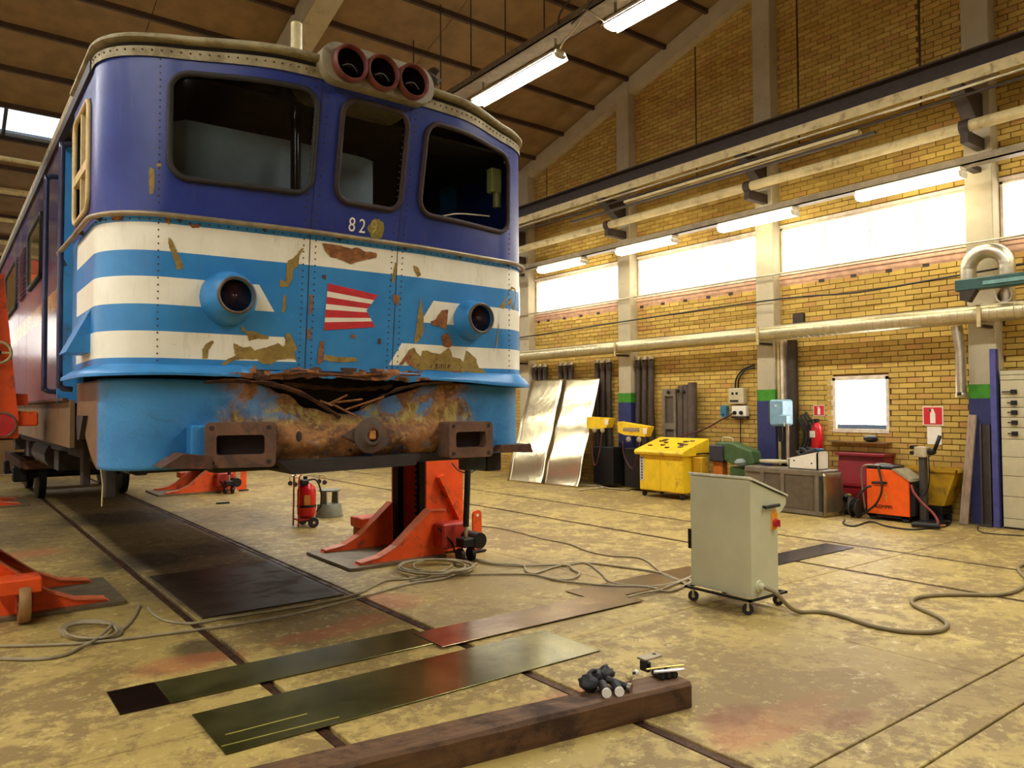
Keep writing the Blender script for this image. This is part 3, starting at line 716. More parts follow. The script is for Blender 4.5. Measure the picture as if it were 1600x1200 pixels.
# ---- window gaskets and panes
for k, (x0, x1, a0, a1, r) in enumerate(WINS):
    pts = []
    for px_, pz_ in rrect(x0, x1, a0, a1, r, 7):
        pts.append(Vector((LX+px_, surf_y(px_, pz_)-.012, pz_)))
    g = B(); pts.append(pts[0]); pts.append(pts[1])
    dense = []
    for p, q in zip(pts[:-1], pts[1:]):
        m = max(1, int((q-p).length/.06))
        for i in range(m):
            e = p.lerp(q, i/m); e.y = surf_y(e.x-LX, e.z)-.010; dense.append(e)
    g.tube(dense, .019, 8, cap=False); go = g.build('window_frame', M_GASKET if k == 0 else M_GASKET_R, loco, smooth=True)
    p = B(); p.grid(lambda s, t: (LX+x0+(x1-x0)*s, surf_y(x0+(x1-x0)*s, a0+(a1-a0)*t)+.015, a0+(a1-a0)*t), 16, 4, lambda s, t: not in_rr(x0+(x1-x0)*s, a0+(a1-a0)*t, x0-.01, x1+.01, a0-.01, a1+.01, r*.5))
    if k != 2: p.build('window_pane', M_GLASS, go, smooth=True)
# ---- cab side window
y0, y1, a0, a1 = SIDEWIN; xs = LX-1.6
g = B()
for i, (yy, zz) in enumerate(rrect(y0-.03, y1+.03, a0-.03, a1+.03, .1, 6)): pass
rp = [Vector((xs-.012, yy, zz)) for yy, zz in rrect(y0, y1, a0, a1, .08, 6)]; rp += rp[:2]
sf = B().tube(rp, .016, 8, cap=False).build('side_window_frame', mat('cream_window_frame', srgb(206, 178, 120), .5), loco, smooth=True)
B().box(xs+.02, xs+.03, y0, y1, a0, a1).build('side_window_pane', M_GLASS, sf)
B().box(xs-.02, xs+.03, y0, y1, 3.22, 3.28).build('side_window_bar', MATS['cream_window_frame'], sf)
B().box(xs-.015, xs+.02, y0+.28, y0+.32, a0, a1).build('side_window_post', MATS['cream_window_frame'], sf)
# ---- door recess, grab rails, long side
dr = B().box(xs+.14, xs+.18, 6.05, 6.85, 1.95, 3.80).build('cab_door', M_SIDE, loco)
B().box(xs+3.02, xs+3.06, 6.05, 6.87, 1.95, 3.80).build('cab_door', M_SIDE, loco); B().box(xs+.12, xs+.14, 6.2, 6.7, 2.95, 3.6).build('door_window', M_GLASS, dr); B().box(xs+.1, xs+.14, 6.62, 6.68, 2.45, 2.5).build('door_handle', M_GALV, dr)
B().box(xs+3.02, xs+3.2, 6.04, 6.06, 1.95, 3.8).build('door_jamb', M_LBLUE, loco); B().box(xs, xs+.18, 6.04, 6.06, 1.95, 3.8).build('door_jamb', M_LBLUE, loco); B().box(xs, xs+.18, 6.84, 6.87, 1.75, 3.8).build('door_jamb', M_LBLUE, loco)
for yy in (6.0, 6.92):
    gr = B(); gr.tube(smoothpath([(xs, yy, 3.55), (xs-.07, yy, 3.53), (xs-.08, yy, 3.4), (xs-.08, yy, 2.0), (xs-.07, yy, 1.86), (xs, yy, 1.84)], 5), .02, 8)
    gr.build('grab_rail', mat('dark_grab_rail', srgb(60, 62, 84), .3, .6), loco, smooth=True)
SIDE_END = 20.4; py = [6.87, 7.75, 9.45, 10.4, 12.6, 13.2, 15.3, 16.0, 18.2, SIDE_END]
for i, (a, c) in enumerate(zip(py, py[1:])):
    B().cbox(xs, xs+.06, a+.006, c-.006, 1.78, 3.80, .006).build('side_panel', M_SIDE, loco)
    B().cbox(xs+3.14, xs+3.2, a+.006, c-.006, 1.78, 3.80, .006).build('side_panel', M_SIDE, loco)
    if i in (1, 3, 5, 7):
        wy0, wy1 = (a+.25, c-.25) if i != 5 else (a+.4, c-.4)
        rp = [Vector((xs-.006, yy, zz)) for yy, zz in rrect(wy0, wy1, 2.93, 3.5, .08, 5)]; rp += rp[:2]
        wf = B().tube(rp, .025, 8, cap=False).build('side_window_frame', M_GASKET, loco, smooth=True)
        B().box(xs-.008, xs-.002, wy0+.01, wy1-.01, 2.94, 3.49).build('side_window_pane', mat('olive_tinted_glass', srgb(96, 88, 44), .08, 0, spec=.9), wf)
    if i in (2, 6):
        for j in range(12): B().prism([(xs-.004, 2.95+.045*j), (xs-.03, 2.935+.045*j), (xs-.03, 2.93+.045*j), (xs-.004, 2.94+.045*j)], 'xz', a+.1, c-.1).build('louvre', M_SIDE, loco)
B().box(xs+.02, xs+.06, 6.87, SIDE_END, 1.955, 1.97).build('side_seam', M_INK, loco)
B().box(xs-.012, xs+.02, 6.4, SIDE_END, 1.765, 1.785).build('sole_ledge', M_DKRUST, loco)
B().box(xs+.03, xs+.06, 6.35, SIDE_END, 1.42, 1.77).build('side_valance', mat('road_dirt_brown', srgb(104, 80, 50), .75, var=.2, scale=4), loco)
B().box(xs+3.14, xs+3.17, 5.4, SIDE_END, 1.42, 1.95).build('side_valance', MATS['road_dirt_brown'], loco)
B().box(xs+.03, xs+3.17, SIDE_END-.05, SIDE_END, 1.4, 3.85).build('rear_wall', M_SIDE, loco)
uf = B().box(xs+.25, xs+2.95, 5.4, SIDE_END-.1, 1.28, 1.78).build('underframe', M_INK, loco)
for yy in (8.3, 11.2, 13.2, 17.5): B().box(xs+.18, xs+3.0, yy, yy+.35, 1.12, 1.3).build('cross_beam', M_INK, uf)
B().cyl((xs+.35, 9.6, 1.2), (xs+.35, 11.0, 1.2), .16, n=14).build('air_reservoir', M_INK, uf, smooth=40)
B().cbox(xs+.2, xs+.26, 7.0, 7.12, 1.08, 1.45, .01).build('step_hanger', M_INK, uf); B().cbox(xs+.22, xs+.3, 6.1, 6.2, 1.06, 1.4, .01).build('step_hanger', M_INK, uf)
# ---- step wedge on the cab side, cream splash board
b = B(); b.prism([(xs+.01, 2.05), (xs-.13, 2.05), (xs+.01, 2.34)], 'xz', 5.26, 5.6); b.build('side_step', M_LBLUE, loco)
# ---- roof: rivetted band, dark slot, overhanging plate, cambered top
b = B(); b.grid(lambda a, t: body((a*2-1)*SMAX, 3.805+.06*t, .012), 220, 1); b.build('roof_band', M_ROOF, loco, smooth=True)
b = B(); b.grid(lambda a, t: body((a*2-1)*SMAX, 3.862+.046*t, -.028), 220, 1); b.build('roof_slot', M_INK, loco, smooth=True)
def lip(a, t):
    s = (a*2-1)*SMAX
    o, z = [(-.06, 3.905), (.02, 3.905), (.032, 3.912), (.034, 3.925), (.022, 3.94), (-.03, 3.965), (-.14, 4.0)][min(6, int(t*6+.5))]
    return body(s, z, o)
b = B(); b.grid(lip, 220, 6); b.build('roof_lip', M_ROOF, loco, smooth=50)
def rooftop(a, t):
    s = (a*2-1)*SMAX; e = body(s, 3.985, -.10); c = Vector((LX, 6.05, 4.24))
    r = Vector((LX+(e.x-LX)*(1-t), e.y+(6.05-e.y)*t, 0)); k = min(1, t*1.0); r.z = 3.985+.24*math.sin(k*PI/2)*1.0
    return r
b = B(); b.grid(rooftop, 160, 10); ro_ = b.build('roof', M_ROOF, loco, smooth=True)
def longroof(a, t):
    x = (a*2-1)*1.5; return (LX+x, 6.0+(SIDE_END-6.0)*t, 3.96+.265*math.cos(x/1.5*PI/2))
b = B(); b.grid(longroof, 24, 4); b.build('roof', M_ROOF, loco, smooth=True)
for sx in (-1, 1):
    B().box(LX+sx*1.6-.022, LX+sx*1.6+.022, 5.25, SIDE_END, 3.795, 3.87).build('gutter', mat('dark_gutter', srgb(52, 46, 44), .6), loco)
    B().box(LX+sx*1.54-.07, LX+sx*1.54+.07, 6.0, SIDE_END, 3.865, 3.97).build('roof_edge', M_ROOF, loco)
riv = B()
for i in range(90):
    s = (i/89*2-1)*2.2; p = body(s, 3.842, .014); riv.sphere(p, .006, 6, 4)
for dx in (-1.31, -.445, -.365, .20, .285, 1.31):
    for i in range(46):
        z = 1.99+.041*i
        if 2.82 < z < 2.9: continue
        y = surf_y(dx, z); riv.sphere((LX+dx, y-.001, z), .0055, 6, 4)
for i in range(80):
    s = (i/79*2-1)*2.2; p = body(s, 2.83, .0); riv.sphere(p, .006, 6, 4)
riv.build('rivets', M_DKRUST, shell)['kind'] = 'stuff'
for dx in (-.405, .243):
    p = B(); p.grid(lambda s, t: (LX+dx-.003+.006*s, surf_y(dx, 1.96+1.85*t)-.0012, 1.96+1.85*t), 1, 40); p.build('panel_seam', M_INK, shell)
# ---- handrail along the belt
hr = [body(-SMAX+.0, 2.70, .05), body(-SMAX+.02, 2.78, .09)]+[body(-SMAX+.25+i*(2*SMAX-1.05)/60, 2.855, .035) for i in range(61)]
hro = B().tube(hr, .017, 8).build('belt_handrail', mat('dull_handrail', srgb(150, 134, 104), .45, .4, var=.2, scale=12), loco, smooth=True)
for i in range(9):
    s = -2.2+i*.5; p, q = body(s, 2.855, .035), body(s, 2.845, -.01); B().cyl(p, q, .016, n=8).build('rail_post', M_DKRUST, hro)
e = Vector(hr[-1]); rod = smoothpath([e, e+Vector((.05, .06, -.01)), e+Vector((.075, .09, -.08)), Vector((e.x+.075, e.y+.09, 2.4)), Vector((e.x+.07, e.y+.09, 1.93))], 6)
B().tube(rod, .017, 8).build('corner_handrail', MATS['dull_handrail'], loco, smooth=True)
# ---- headlight box on the roof edge
hb = [(-.47, 3.83), (-.47, 3.99), (-.44, 4.03), (.33, 4.04), (.40, 4.0), (.41, 3.82)]
fy = LY0-.33
b = B(); b.prism([(LX+x, z) for x, z in rrect(-.45, .37, 3.785, 4.035, .115, 7)], 'xz', fy+.04, fy+.55); hbx = b.build('headlight_housing', mat('grey_cream_housing', srgb(146, 136, 106), .55, var=.14, scale=6, dirt=srgb(104, 90, 62), dirt_amt=.4), loco, smooth=40)
for cx in (-.27, -.042, .187):
    o = (LX+cx, fy+.05, 3.905)
    rg = B().lathe([(.098, 0), (.114, 0), (.120, .02), (.118, .06), (.108, .072), (.098, .06)], o, (0, -1, 0), 28, True).build('headlight_ring', M_RINGRED, hbx, smooth=40)
    B().lathe([(.099, .03), (.096, .028), (.05, .004), (.02, .002)], o, (0, -1, 0), 24).build('reflector', mat('dark_reflector', srgb(30, 26, 26), .15, .9), rg, smooth=True)
    B().tube(smoothpath([(o[0]-.07, o[1]-.02, o[2]-.03), (o[0], o[1]-.045, o[2]-.01), (o[0]+.07, o[1]-.02, o[2]-.05)], 5), .004, 6).build('wire', mat('dull_wire', srgb(96, 90, 84), .4), rg)
# ---- horn and stub on the roof
hn = Vector(on_face(690, 165)); hx = LX+.62
b = B(); b.cyl((hx, 4.85, 3.99), (hx, 4.85, 4.17), .014, n=8); b.lathe([(.03, 0), (.045, .03), (.02, .06), (.05, .1), (.03, .12)], (hx, 4.85, 4.15), (0, 0, 1), 12); b.cyl((hx-.05, 4.83, 4.21), (hx+.05, 4.87, 4.19), .016, .03, 10); b.build('horn', M_DARKSTEEL, loco, smooth=40)
b = B(); b.cyl((LX-.36, 5.1, 4.0), (LX-.36, 5.1, 4.42), .04, n=12); b.build('roof_insulator', mat('cream_insulator', srgb(206, 190, 130), .4), loco, smooth=40)
# ---- marker lamps
for cx, cz, rb in ((-.905, 2.39, .172), (.915, 2.372, .155)):
    yb_ = surf_y(cx, cz); o = (LX+cx, yb_+.03, cz)
    h = B().lathe([(rb+.006, 0), (rb, .03), (rb*.97, .06), (rb*.86, .12), (.125, .17), (.112, .185), (.104, .185), (.098, .16)], o, (0, -1, 0), 32).build('marker_lamp', M_LBLUE, loco, smooth=40)
    rg = B().lathe([(.100, .18), (.114, .18), (.116, .192), (.108, .2), (.098, .196)], o, (0, -1, 0), 32, True).build('lamp_rim', mat('dull_lamp_rim', srgb(96, 78, 60), .5, .3), h, smooth=40)
    B().lathe([(.1, .165), (.07, .15), (.02, .143)], o, (0, -1, 0), 28).build('lens', mat('dark_red_lens', srgb(48, 22, 20), .25, var=.3, scale=20), h, smooth=True)
# ---- number, emblem
def face_n(dx, z): return Vector((0, -1, lean(z-.05)-lean(z+.05))).normalized()
up = Vector((0, -.21, 1)); 
for ch, u, v in (('8', 550, 352), ('2', 566, 354.5)):
    p = on_face(u, v, .003); text_mesh('number', ch, .135, M_OFFWHITE, shell, face_mtx(p, (1, 0, 0), up) @ Matrix.Diagonal((.78, 1, 1, 1)))
p = on_face(586, 356, .005)
def decal(name, pxs, m, off=.002, jit=.0, parent=None, sub=3):
    pts = []; r = random.Random(len(pxs)*31+int(pxs[0][0]))
    for (a, c), (d, e_) in zip(pxs, pxs[1:]+pxs[:1]):
        L = math.hypot(d-a, e_-c); m_ = max(1, int(L/sub)) if jit else max(1, int(L/12))
        for i in range(m_):
            q = i/m_; pts.append((a+(d-a)*q+r.uniform(-jit, jit), c+(e_-c)*q+r.uniform(-jit, jit)))
    vs = [on_face(x, y, off) for x, y in pts]
    bm = bmesh.new(); f = bm.faces.new([bm.verts.new(q) for q in vs]); bmesh.ops.triangulate(bm, faces=[f])
    d = B(); bm.verts.index_update(); d.add([q.co.copy() for q in bm.verts], [tuple(w.index for w in f.verts) for f in bm.faces]); bm.free()
    return d.build(name, m, parent or shell)
def zoomed(pts, ox, oy, k): return [(ox+a/k, oy+c/k) for a, c in pts]
def oval(cx, cy, rx, ry, n=26): return [(cx+rx*math.cos(2*PI*i/n)*(1+.12*math.sin(5*i)), cy+ry*math.sin(2*PI*i/n)*(1+.1*math.cos(3*i))) for i in range(n)]
decal('number_smear', oval(588, 358, 12.5, 16), mat('yellow_smear', srgb(146, 128, 46), .7, var=.3, scale=30, dirt=srgb(110, 92, 40), dirt_amt=.4, dirt_scale=30), .0018)
text_mesh('number', '9', .135, mat('faded_yellow_digit', srgb(176, 156, 84), .6), shell, face_mtx(on_face(584, 356, .004), (1, 0, 0), up) @ Matrix.Diagonal((.78, 1, 1, 1)))
EL, ER0, ER1, ER2 = (512.5, 442.5), (591, 461), (572.5, 485), (586, 511); EB = (506, 516)
def em(t, right):
    if not right: return (EL[0]+(EB[0]-EL[0])*t, EL[1]+(EB[1]-EL[1])*t)
    a, c, q = (ER0, ER1, t*2) if t < .5 else (ER1, ER2, t*2-1); return (a[0]+(c[0]-a[0])*q, a[1]+(c[1]-a[1])*q)
cuts = [0, .17, .29, .44, .56, .73, .83, 1.0]
for i in range(7):
    a, c = cuts[i], cuts[i+1]; q = [em(a, 0), em(a, 1)]+([em(.5, 1)] if a < .5 < c else [])+[em(c, 1), em(c, 0)]
    decal('emblem_stripe', q, M_RED if i % 2 == 0 else M_OFFWHITE, .003)
# ---- flaked paint (outlines measured on the photograph)
Z3 = lambda pts: zoomed(pts, 80, 300, 4)
Z4 = lambda pts: zoomed(pts, 450, 300, 4)
Z5 = lambda pts: zoomed(pts, 560, 540, 5.455)
chips = [
 (M_PRIMER, Z3([(735, 285), (750, 290), (775, 340), (825, 455), (825, 480), (785, 485), (770, 430), (730, 320)])),
 (M_PRIMER, Z3([(1565, 350), (1580, 355), (1530, 430), (1545, 460), (1510, 485), (1510, 540), (1480, 595), (1425, 590), (1430, 545), (1465, 560), (1490, 520), (1485, 480), (1470, 460), (1480, 425), (1515, 415)])),
 (M_PRIMER, Z3([(1455, 645), (1470, 650), (1468, 720), (1455, 755), (1442, 745), (1445, 710)])),
 (M_PRIMER, Z3([(1010, 925), (1018, 940), (985, 985), (980, 1040), (945, 1040), (945, 1015), (960, 1000), (945, 985), (965, 950)])),
 (M_PRIMER, Z3([(1140, 945), (1200, 970), (1245, 965), (1270, 990), (1330, 975), (1420, 945), (1450, 965), (1490, 940), (1470, 885), (1490, 880), (1510, 920), (1540, 985), (1520, 1000), (1530, 1045), (1490, 1040), (1410, 1050), (1380, 1075), (1320, 1075), (1290, 1045), (1180, 1045), (1130, 1055), (1085, 1085), (1060, 1075), (1105, 1045), (1150, 1020), (1140, 980)])),
 (M_PRIMER, Z3([(1195, 830), (1215, 865), (1260, 870), (1360, 905), (1355, 920), (1290, 915), (1240, 930), (1225, 890), (1185, 865)])),
 (M_RUST, Z3([(370, 140), (455, 145), (440, 178), (385, 180)])), (M_RUST, Z3([(705, 160), (740, 165), (742, 205), (715, 190)])), (M_RUST, Z3([(860, 200), (935, 205), (930, 222), (880, 225)])),
 (M_RUST, Z4([(215, 320), (330, 335), (400, 355), (430, 345), (480, 370), (555, 380), (555, 410), (480, 425), (430, 435), (395, 450), (310, 415), (265, 405), (235, 370)])),
 (M_PRIMER, Z4([(670, 440), (680, 440), (675, 510), (655, 580), (648, 540)])), (M_PRIMER, Z4([(785, 460), (815, 470), (832, 520), (810, 530), (790, 490)])),
 (M_PRIMER, Z4([(828, 655), (845, 760), (850, 870), (820, 930), (790, 950), (800, 850), (815, 740)])),
 (M_RUST, Z4([(890, 810), (920, 800), (960, 740), (1000, 735), (1000, 780), (960, 830), (1000, 870), (960, 845), (900, 830)])),
 (M_PRIMER, Z5([(345, 165), (390, 100), (430, 40), (470, 15), (500, 60), (530, 90), (545, 45), (580, 40), (640, 65), (700, 70), (770, 20), (790, 60), (800, 100), (860, 105), (910, 150), (945, 90), (920, 40), (950, 60), (1010, 120), (1010, 165), (985, 190), (1050, 195), (1100, 240), (1080, 255), (1000, 255), (960, 240), (930, 215), (880, 240), (830, 235), (740, 215), (600, 205), (540, 215), (490, 200), (430, 160), (400, 130), (380, 160)])),
 (M_RUST, Z5([(345, 165), (390, 100), (430, 50), (460, 60), (450, 110), (490, 190), (430, 165), (400, 130), (380, 160)])),
 (M_DKRUST, Z5([(600, 185), (640, 155), (800, 160), (770, 195), (640, 200)])),
 (M_PRIMER, Z4([(1395, 590), (1420, 600), (1425, 660), (1410, 740), (1395, 660), (1340, 730), (1320, 720), (1370, 650)])),
 (M_PRIMER, Z4([(1320, 810), (1310, 930), (1285, 1000), (1300, 940)])),
 (M_RUST, Z4([(200, 930), (225, 935), (220, 1010), (215, 1060), (185, 1080), (190, 990)])), (M_PRIMER, Z4([(225, 1015), (310, 1030), (430, 1035), (430, 1060), (310, 1065), (220, 1050)])),
 (M_RUST, Z4([(135, 640), (155, 640), (150, 760), (135, 760)])), (M_RUST, Z4([(120, 860), (140, 850), (145, 910), (120, 925)])), (M_RUST, Z4([(660, 640), (700, 650), (690, 710), (660, 690)])),
 (M_RUST, Z4([(395, 890), (422, 892), (418, 915), (396, 912)])), (M_DKRUST, Z4([(560, 920), (580, 915), (578, 950), (562, 952)])), (M_DKRUST, Z4([(212, 518), (240, 520), (238, 545), (214, 542)])),
 (M_PRIMER, zoomed([(680, 760), (700, 770), (703, 830), (698, 880), (680, 885), (676, 820)], 0, 0, 2.91)), (M_PRIMER, zoomed([(712, 742), (735, 742), (733, 757), (714, 757)], 0, 0, 2.91)),
 (M_RUST, Z4([(960, 900), (1000, 880), (1030, 960), (1000, 975), (970, 960)])), (M_RUST, Z5([(800, 215), (880, 220), (870, 245), (810, 240)]))]
for m_, q in chips: decal('paint_chip', q, m_, .0025 if m_ is not M_RUST else .004, .55)
# ---- ledge under the front, crumpled in the middle
def crumple(dx): return sstep(-1.05, -.7, dx)*(1-sstep(.25, .7, dx))
def ledge(a, t):
    s = (a*2-1)*(SMAX-.12); dx, _ = plan(s); k = crumple(dx) if abs(dx) < 1.5 else 0
    o, z = [(-.005, 1.972), (.035, 1.950), (.078, 1.918), (.083, 1.910), (.081, 1.893), (.05, 1.897)][int(t*5+.5)]
    n = mnoise.noise(Vector((dx*5, t*1.5, 1.7)))*.022+mnoise.noise(Vector((dx*17, t*3, 4)))*.016
    o2 = o*(1-.8*k)+k*n; z2 = z+k*(.004+n*1.3*t)-(.03*sstep(.75, 1.5, dx))*min(1, t*2)+.010*math.sin(dx*4)*(1-k)*t
    return body(s, z2, o2)
b = B(); b.grid(ledge, 260, 5)
lc = []
led = b.build('ledge', [M_LBLUE, M_DKRUST, M_RUST], loco, smooth=40)
for f in led.data.polygons:
    c = f.center; k = crumple(c.x)
    if k > .25 and abs(c.x) < 1.3:
        q = mnoise.noise(Vector((c.x*7, c.y*16, c.z*22)))+.5*(1-k); f.material_index = 1 if q < -.05 else (2 if q < .22 else 0)
# ---- skirt with the torn top edge
def ztop(dx):
    pts = [(-1.6, 1.885), (-1.0, 1.88), (-.72, 1.865), (-.5, 1.80), (-.3, 1.70), (-.12, 1.655), (.02, 1.66), (.18, 1.73), (.36, 1.80), (.55, 1.86), (.8, 1.885), (1.6, 1.87)]
    for (a, c), (d, e_) in zip(pts, pts[1:]):
        if a <= dx <= d: return c+(e_-c)*sstep(0, 1, (dx-a)/(d-a))+.012*mnoise.noise(Vector((dx*14, 0, 0)))*(1 if abs(dx) < .8 else 0)
    return 1.88
def skirt(a, t):
    s = (a*2-1)*(SMAX-.02); dx, y = plan(s); k = 1-sstep(.75, 1.1, abs(dx)); side = y > 5.2 and abs(dx) > 1.55
    zb = 1.335+.02*sstep(.3, 1.0, abs(dx))*0; zb += (.32*sstep(5.15, 6.05, y) if side else 0)
    zt = ztop(dx) if not side else 1.88
    if side: zt = max(zt, zb+.02)
    z = zb+(zt-zb)*t
    n = mnoise.noise(Vector((dx*3.1, z*5, .3)))*.05+mnoise.noise(Vector((dx*9, z*12, 2)))*.02
    belly = .09*math.exp(-((z-1.47)/.12)**2); dent = -.16*sstep(1.52, 1.75, z)*(1-sstep(.15, .75, abs(dx+.1)))
    return body(s, z, -.035+k*(belly+dent+n))
b = B(); b.grid(skirt, 260, 26); sk_o = b.build('front_skirt', M_SKIRT, loco, smooth=True, thick=.006)
# dark backing, coloured as the shade inside the tear, and torn lips
B().box(LX-1.2, LX+1.2, 5.22, 5.26, 1.4, 1.95).build('dark_void_backing', M_INK, loco)
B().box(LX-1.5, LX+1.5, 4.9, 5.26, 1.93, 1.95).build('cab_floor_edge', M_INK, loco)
rs = random.Random(11)
def ribbon(path, w, name, m, amp=.02):
    q = smoothpath(path, 10); o = rs.random()*50
    r = B(); r.grid(lambda a, t: q[min(len(q)-1, int(a*(len(q)-1)+.5))]+Vector((0, -.03*t+amp*mnoise.noise(Vector((a*9+o, t, 0))), (t-.5)*w*(1+.8*mnoise.noise(Vector((a*7, o, t))))+amp*.6*mnoise.noise(Vector((a*16+o, 3, t))))), len(q)-1, 3)
    return r.build(name, m, loco, smooth=True, thick=.004)
def fp(u, v, off): return on_face(u, v, off)
ribbon([fp(318, 597, .02), fp(360, 594, .03), fp(400, 597, .02), fp(440, 604, 0), fp(478, 619, -.04), fp(500, 633, -.06), fp(530, 652, -.04)], .022, 'torn_lip', M_DKRUST, .012)
ribbon([fp(560, 640, -.05), fp(590, 622, -.04), fp(620, 609, -.01), fp(660, 600, .0), fp(705, 597, .01)], .022, 'torn_lip', M_DKRUST, .012)
ribbon([fp(420, 586, .015), fp(480, 584, .01), fp(540, 588, .0), fp(600, 586, .0), fp(655, 587, .015)], .016, 'torn_lip', M_RUST, .012)
ribbon([fp(440, 600, -.16), fp(500, 606, -.2), fp(560, 609, -.22), fp(610, 603, -.18)], .03, 'crumpled_sheet', M_DKRUST, .03)
for (a, c, d, e_) in ((513, 630, 566, 624), (514, 631, 543, 617), (520, 632, 558, 651), (540, 640, 600, 620), (500, 626, 520, 634)):
    B().tube([fp(a, c, -.04), fp(d, e_, .0)], .008, 5).build('splinter', M_RUST, loco)
# ---- buffer sockets
def socket(cx, cz, rot, w, h):
    M_ = Matrix.Translation((LX+cx, surf_y(cx, cz)-.02, cz)) @ Matrix.Rotation(rot, 4, 'Z'); d = .20
    m_ = mat('dark_rust_grey', srgb(84, 70, 58), .7, var=.3, scale=10, bump=.2, dirt=srgb(104, 66, 42), dirt_amt=.5, dirt_scale=8)
    fm = mat('rusty_buffer_face', srgb(104, 72, 50), .75, var=.25, scale=10, bump=.25, dirt=srgb(74, 58, 48), dirt_amt=.4, dirt_scale=7)
    b = B(); b.M = M_; b.prism(rrect(-w/2, w/2, -h/2, h/2, .025, 3), 'xz', .14, -d+.11); s_ = b.build('buffer_socket', m_, loco, smooth=40)
    f = B(); f.M = M_
    o = rrect(-w/2, w/2, -h/2, h/2, .03, 5); i = rrect(-w*.34, w*.34, -h*.22, h*.22, .02, 5); n = len(o)
    vs = [(x, -d, z) for x, z in o]+[(x, -d, z) for x, z in i]+[(x, -d+.12, z) for x, z in o]+[(x, -d+.12, z) for x, z in i]
    fs = []
    for k in range(n):
        j = (k+1) % n; fs += [(k, j, n+j, n+k), (k, 2*n+k, 2*n+j, j), (n+k, n+j, 3*n+j, 3*n+k)]
    f.add(vs, fs); f.build('face_plate', fm, s_)
    for sx in (-1, 1):
        for sz in (-1, 1):
            h_ = B(); h_.M = M_; h_.cyl((sx*w*.40, -d-.002, sz*h*.38), (sx*w*.40, -d+.02, sz*h*.38), .016, n=10); h_.build('bolt_hole', M_INK, s_)
    r_ = B(); r_.M = M_; r_.box(-w*.35, w*.35, -d+.10, -d+.108, -h*.23, h*.23); r_.build('recess', mat('recess_shade_brown', srgb(40, 24, 21), .85), s_)  # recess plate coloured near black as the shade of a deep hole
B().cbox(LX-1.13, LX-.995, surf_y(-1.05, 1.5)-.08, surf_y(-1.05, 1.5)+.05, 1.38, 1.60, .01).build('buffer_backing', M_LBLUE, loco); socket(-.80, 1.478, math.radians(-20), .41, .275); socket(.845, 1.46, math.radians(-6), .37, .265)
# ---- coupling hook plate, lower beams, deflectors
cp = on_face(578, 680, .1)
b = B(); b.lathe([(.03, 0), (.12, 0), (.125, .015), (.08, .03), (.065, .055), (.045, .055), (.042, .0)], cp, (0, -1, 0), 20, True); hk = b.build('coupling_plate', MATS['dark_rust_grey'], loco, smooth=40)
B().cbox(cp.x-.03, cp.x+.025, cp.y-.05, cp.y+.02, cp.z-.03, cp.z+.04, .008).build('hook_stub', mat('ochre_rust', srgb(168, 110, 50), .8, var=.3, scale=30), hk)
b = B(); b.prism([(cp.x-.2, cp.z), (cp.x, cp.z+.1), (cp.x+.2, cp.z+.02), (cp.x+.02, cp.z-.1)], 'xz', cp.y-.004, cp.y+.03); b.build('hook_flange', MATS['dark_rust_grey'], hk)
for u, v in ((548, 686), (548, 703), (627, 685), (632, 699)):
    p = on_face(u, v, .07); B().cyl(p, p+Vector((0, .03, 0)), .012, n=8).build('bolt_hole', M_INK, sk_o)
p = on_face(467, 682, .08); B().sphere(p, .03, 8, 6, (.7, .3, 1.2)).build('punched_hole', M_INK, sk_o)
b = B(); b.prism([(LX-.62, 1.365), (LX+.42, 1.365), (LX+.38, 1.29), (LX-.52, 1.275)], 'xz', 4.72, 5.2); b.build('lower_beam', M_INK, loco)
B().cbox(LX-.98, LX+1.0, 4.86, 5.0, 1.30, 1.36, .01).build('lower_beam', M_INK, loco)
b = B(); b.prism([(LX-1.33, 1.365), (LX-1.21, 1.44), (LX-1.05, 1.42), (LX-1.05, 1.345)], 'xz', 4.62, 4.85); b.build('deflector_plate', M_DKRUST, loco)
b = B(); b.prism([(LX+1.15, 1.35), (LX+1.52, 1.33), (LX+1.5, 1.40), (LX+1.2, 1.40)], 'xz', 4.80, 5.15); b.build('deflector_plate', M_DKRUST, loco)
B().cbox(LX+1.12, LX+1.3, 5.15, 5.3, 1.18, 1.38, .01).build('brake_cylinder_box', mat('blue_grey_iron', srgb(60, 66, 76), .5, .3), loco); B().cbox(LX+1.34, LX+1.5, 5.2, 5.4, 1.16, 1.38, .01).build('brake_cylinder_box', M_INK, loco)
b = B(); b.prism([(5.55, 1.66), (5.86, 1.66), (5.80, 1.5), (5.72, 1.5)], 'yz', xs+.005, xs+.03); b.build('skirt_notch', M_INK, sk_o)
# ---- what shows inside the cab
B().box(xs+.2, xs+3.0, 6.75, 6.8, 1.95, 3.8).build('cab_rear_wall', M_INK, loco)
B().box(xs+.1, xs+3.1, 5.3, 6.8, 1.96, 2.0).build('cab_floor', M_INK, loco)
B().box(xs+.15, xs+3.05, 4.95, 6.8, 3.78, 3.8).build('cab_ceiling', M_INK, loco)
gb = mat('grey_blue_cab_panel', srgb(138, 154, 162), .5, var=.1, scale=3)
p = B(); p.prism([(LX-1.22, 2.3), (LX-1.22, 3.46), (LX-1.19, 3.52), (LX-1.1, 3.555), (LX-.35, 3.565), (LX+.15, 3.555), (LX+.22, 3.54), (LX+.22, 2.3)], 'xz', 5.07, 5.2); p.build('cab_partition', gb, loco)
B().box(LX-1.2, LX+1.2, 4.82, 5.3, 3.0, 3.04).build('driving_desk', M_INK, loco)
pc = at_y(462, 220, 4.92); B().cyl((pc.x, 4.92, 3.04), (pc.x, 4.92, 3.75), .035, n=14).build('cab_pole', mat('black_gloss_pole', srgb(26, 24, 24), .15), loco, smooth=40)
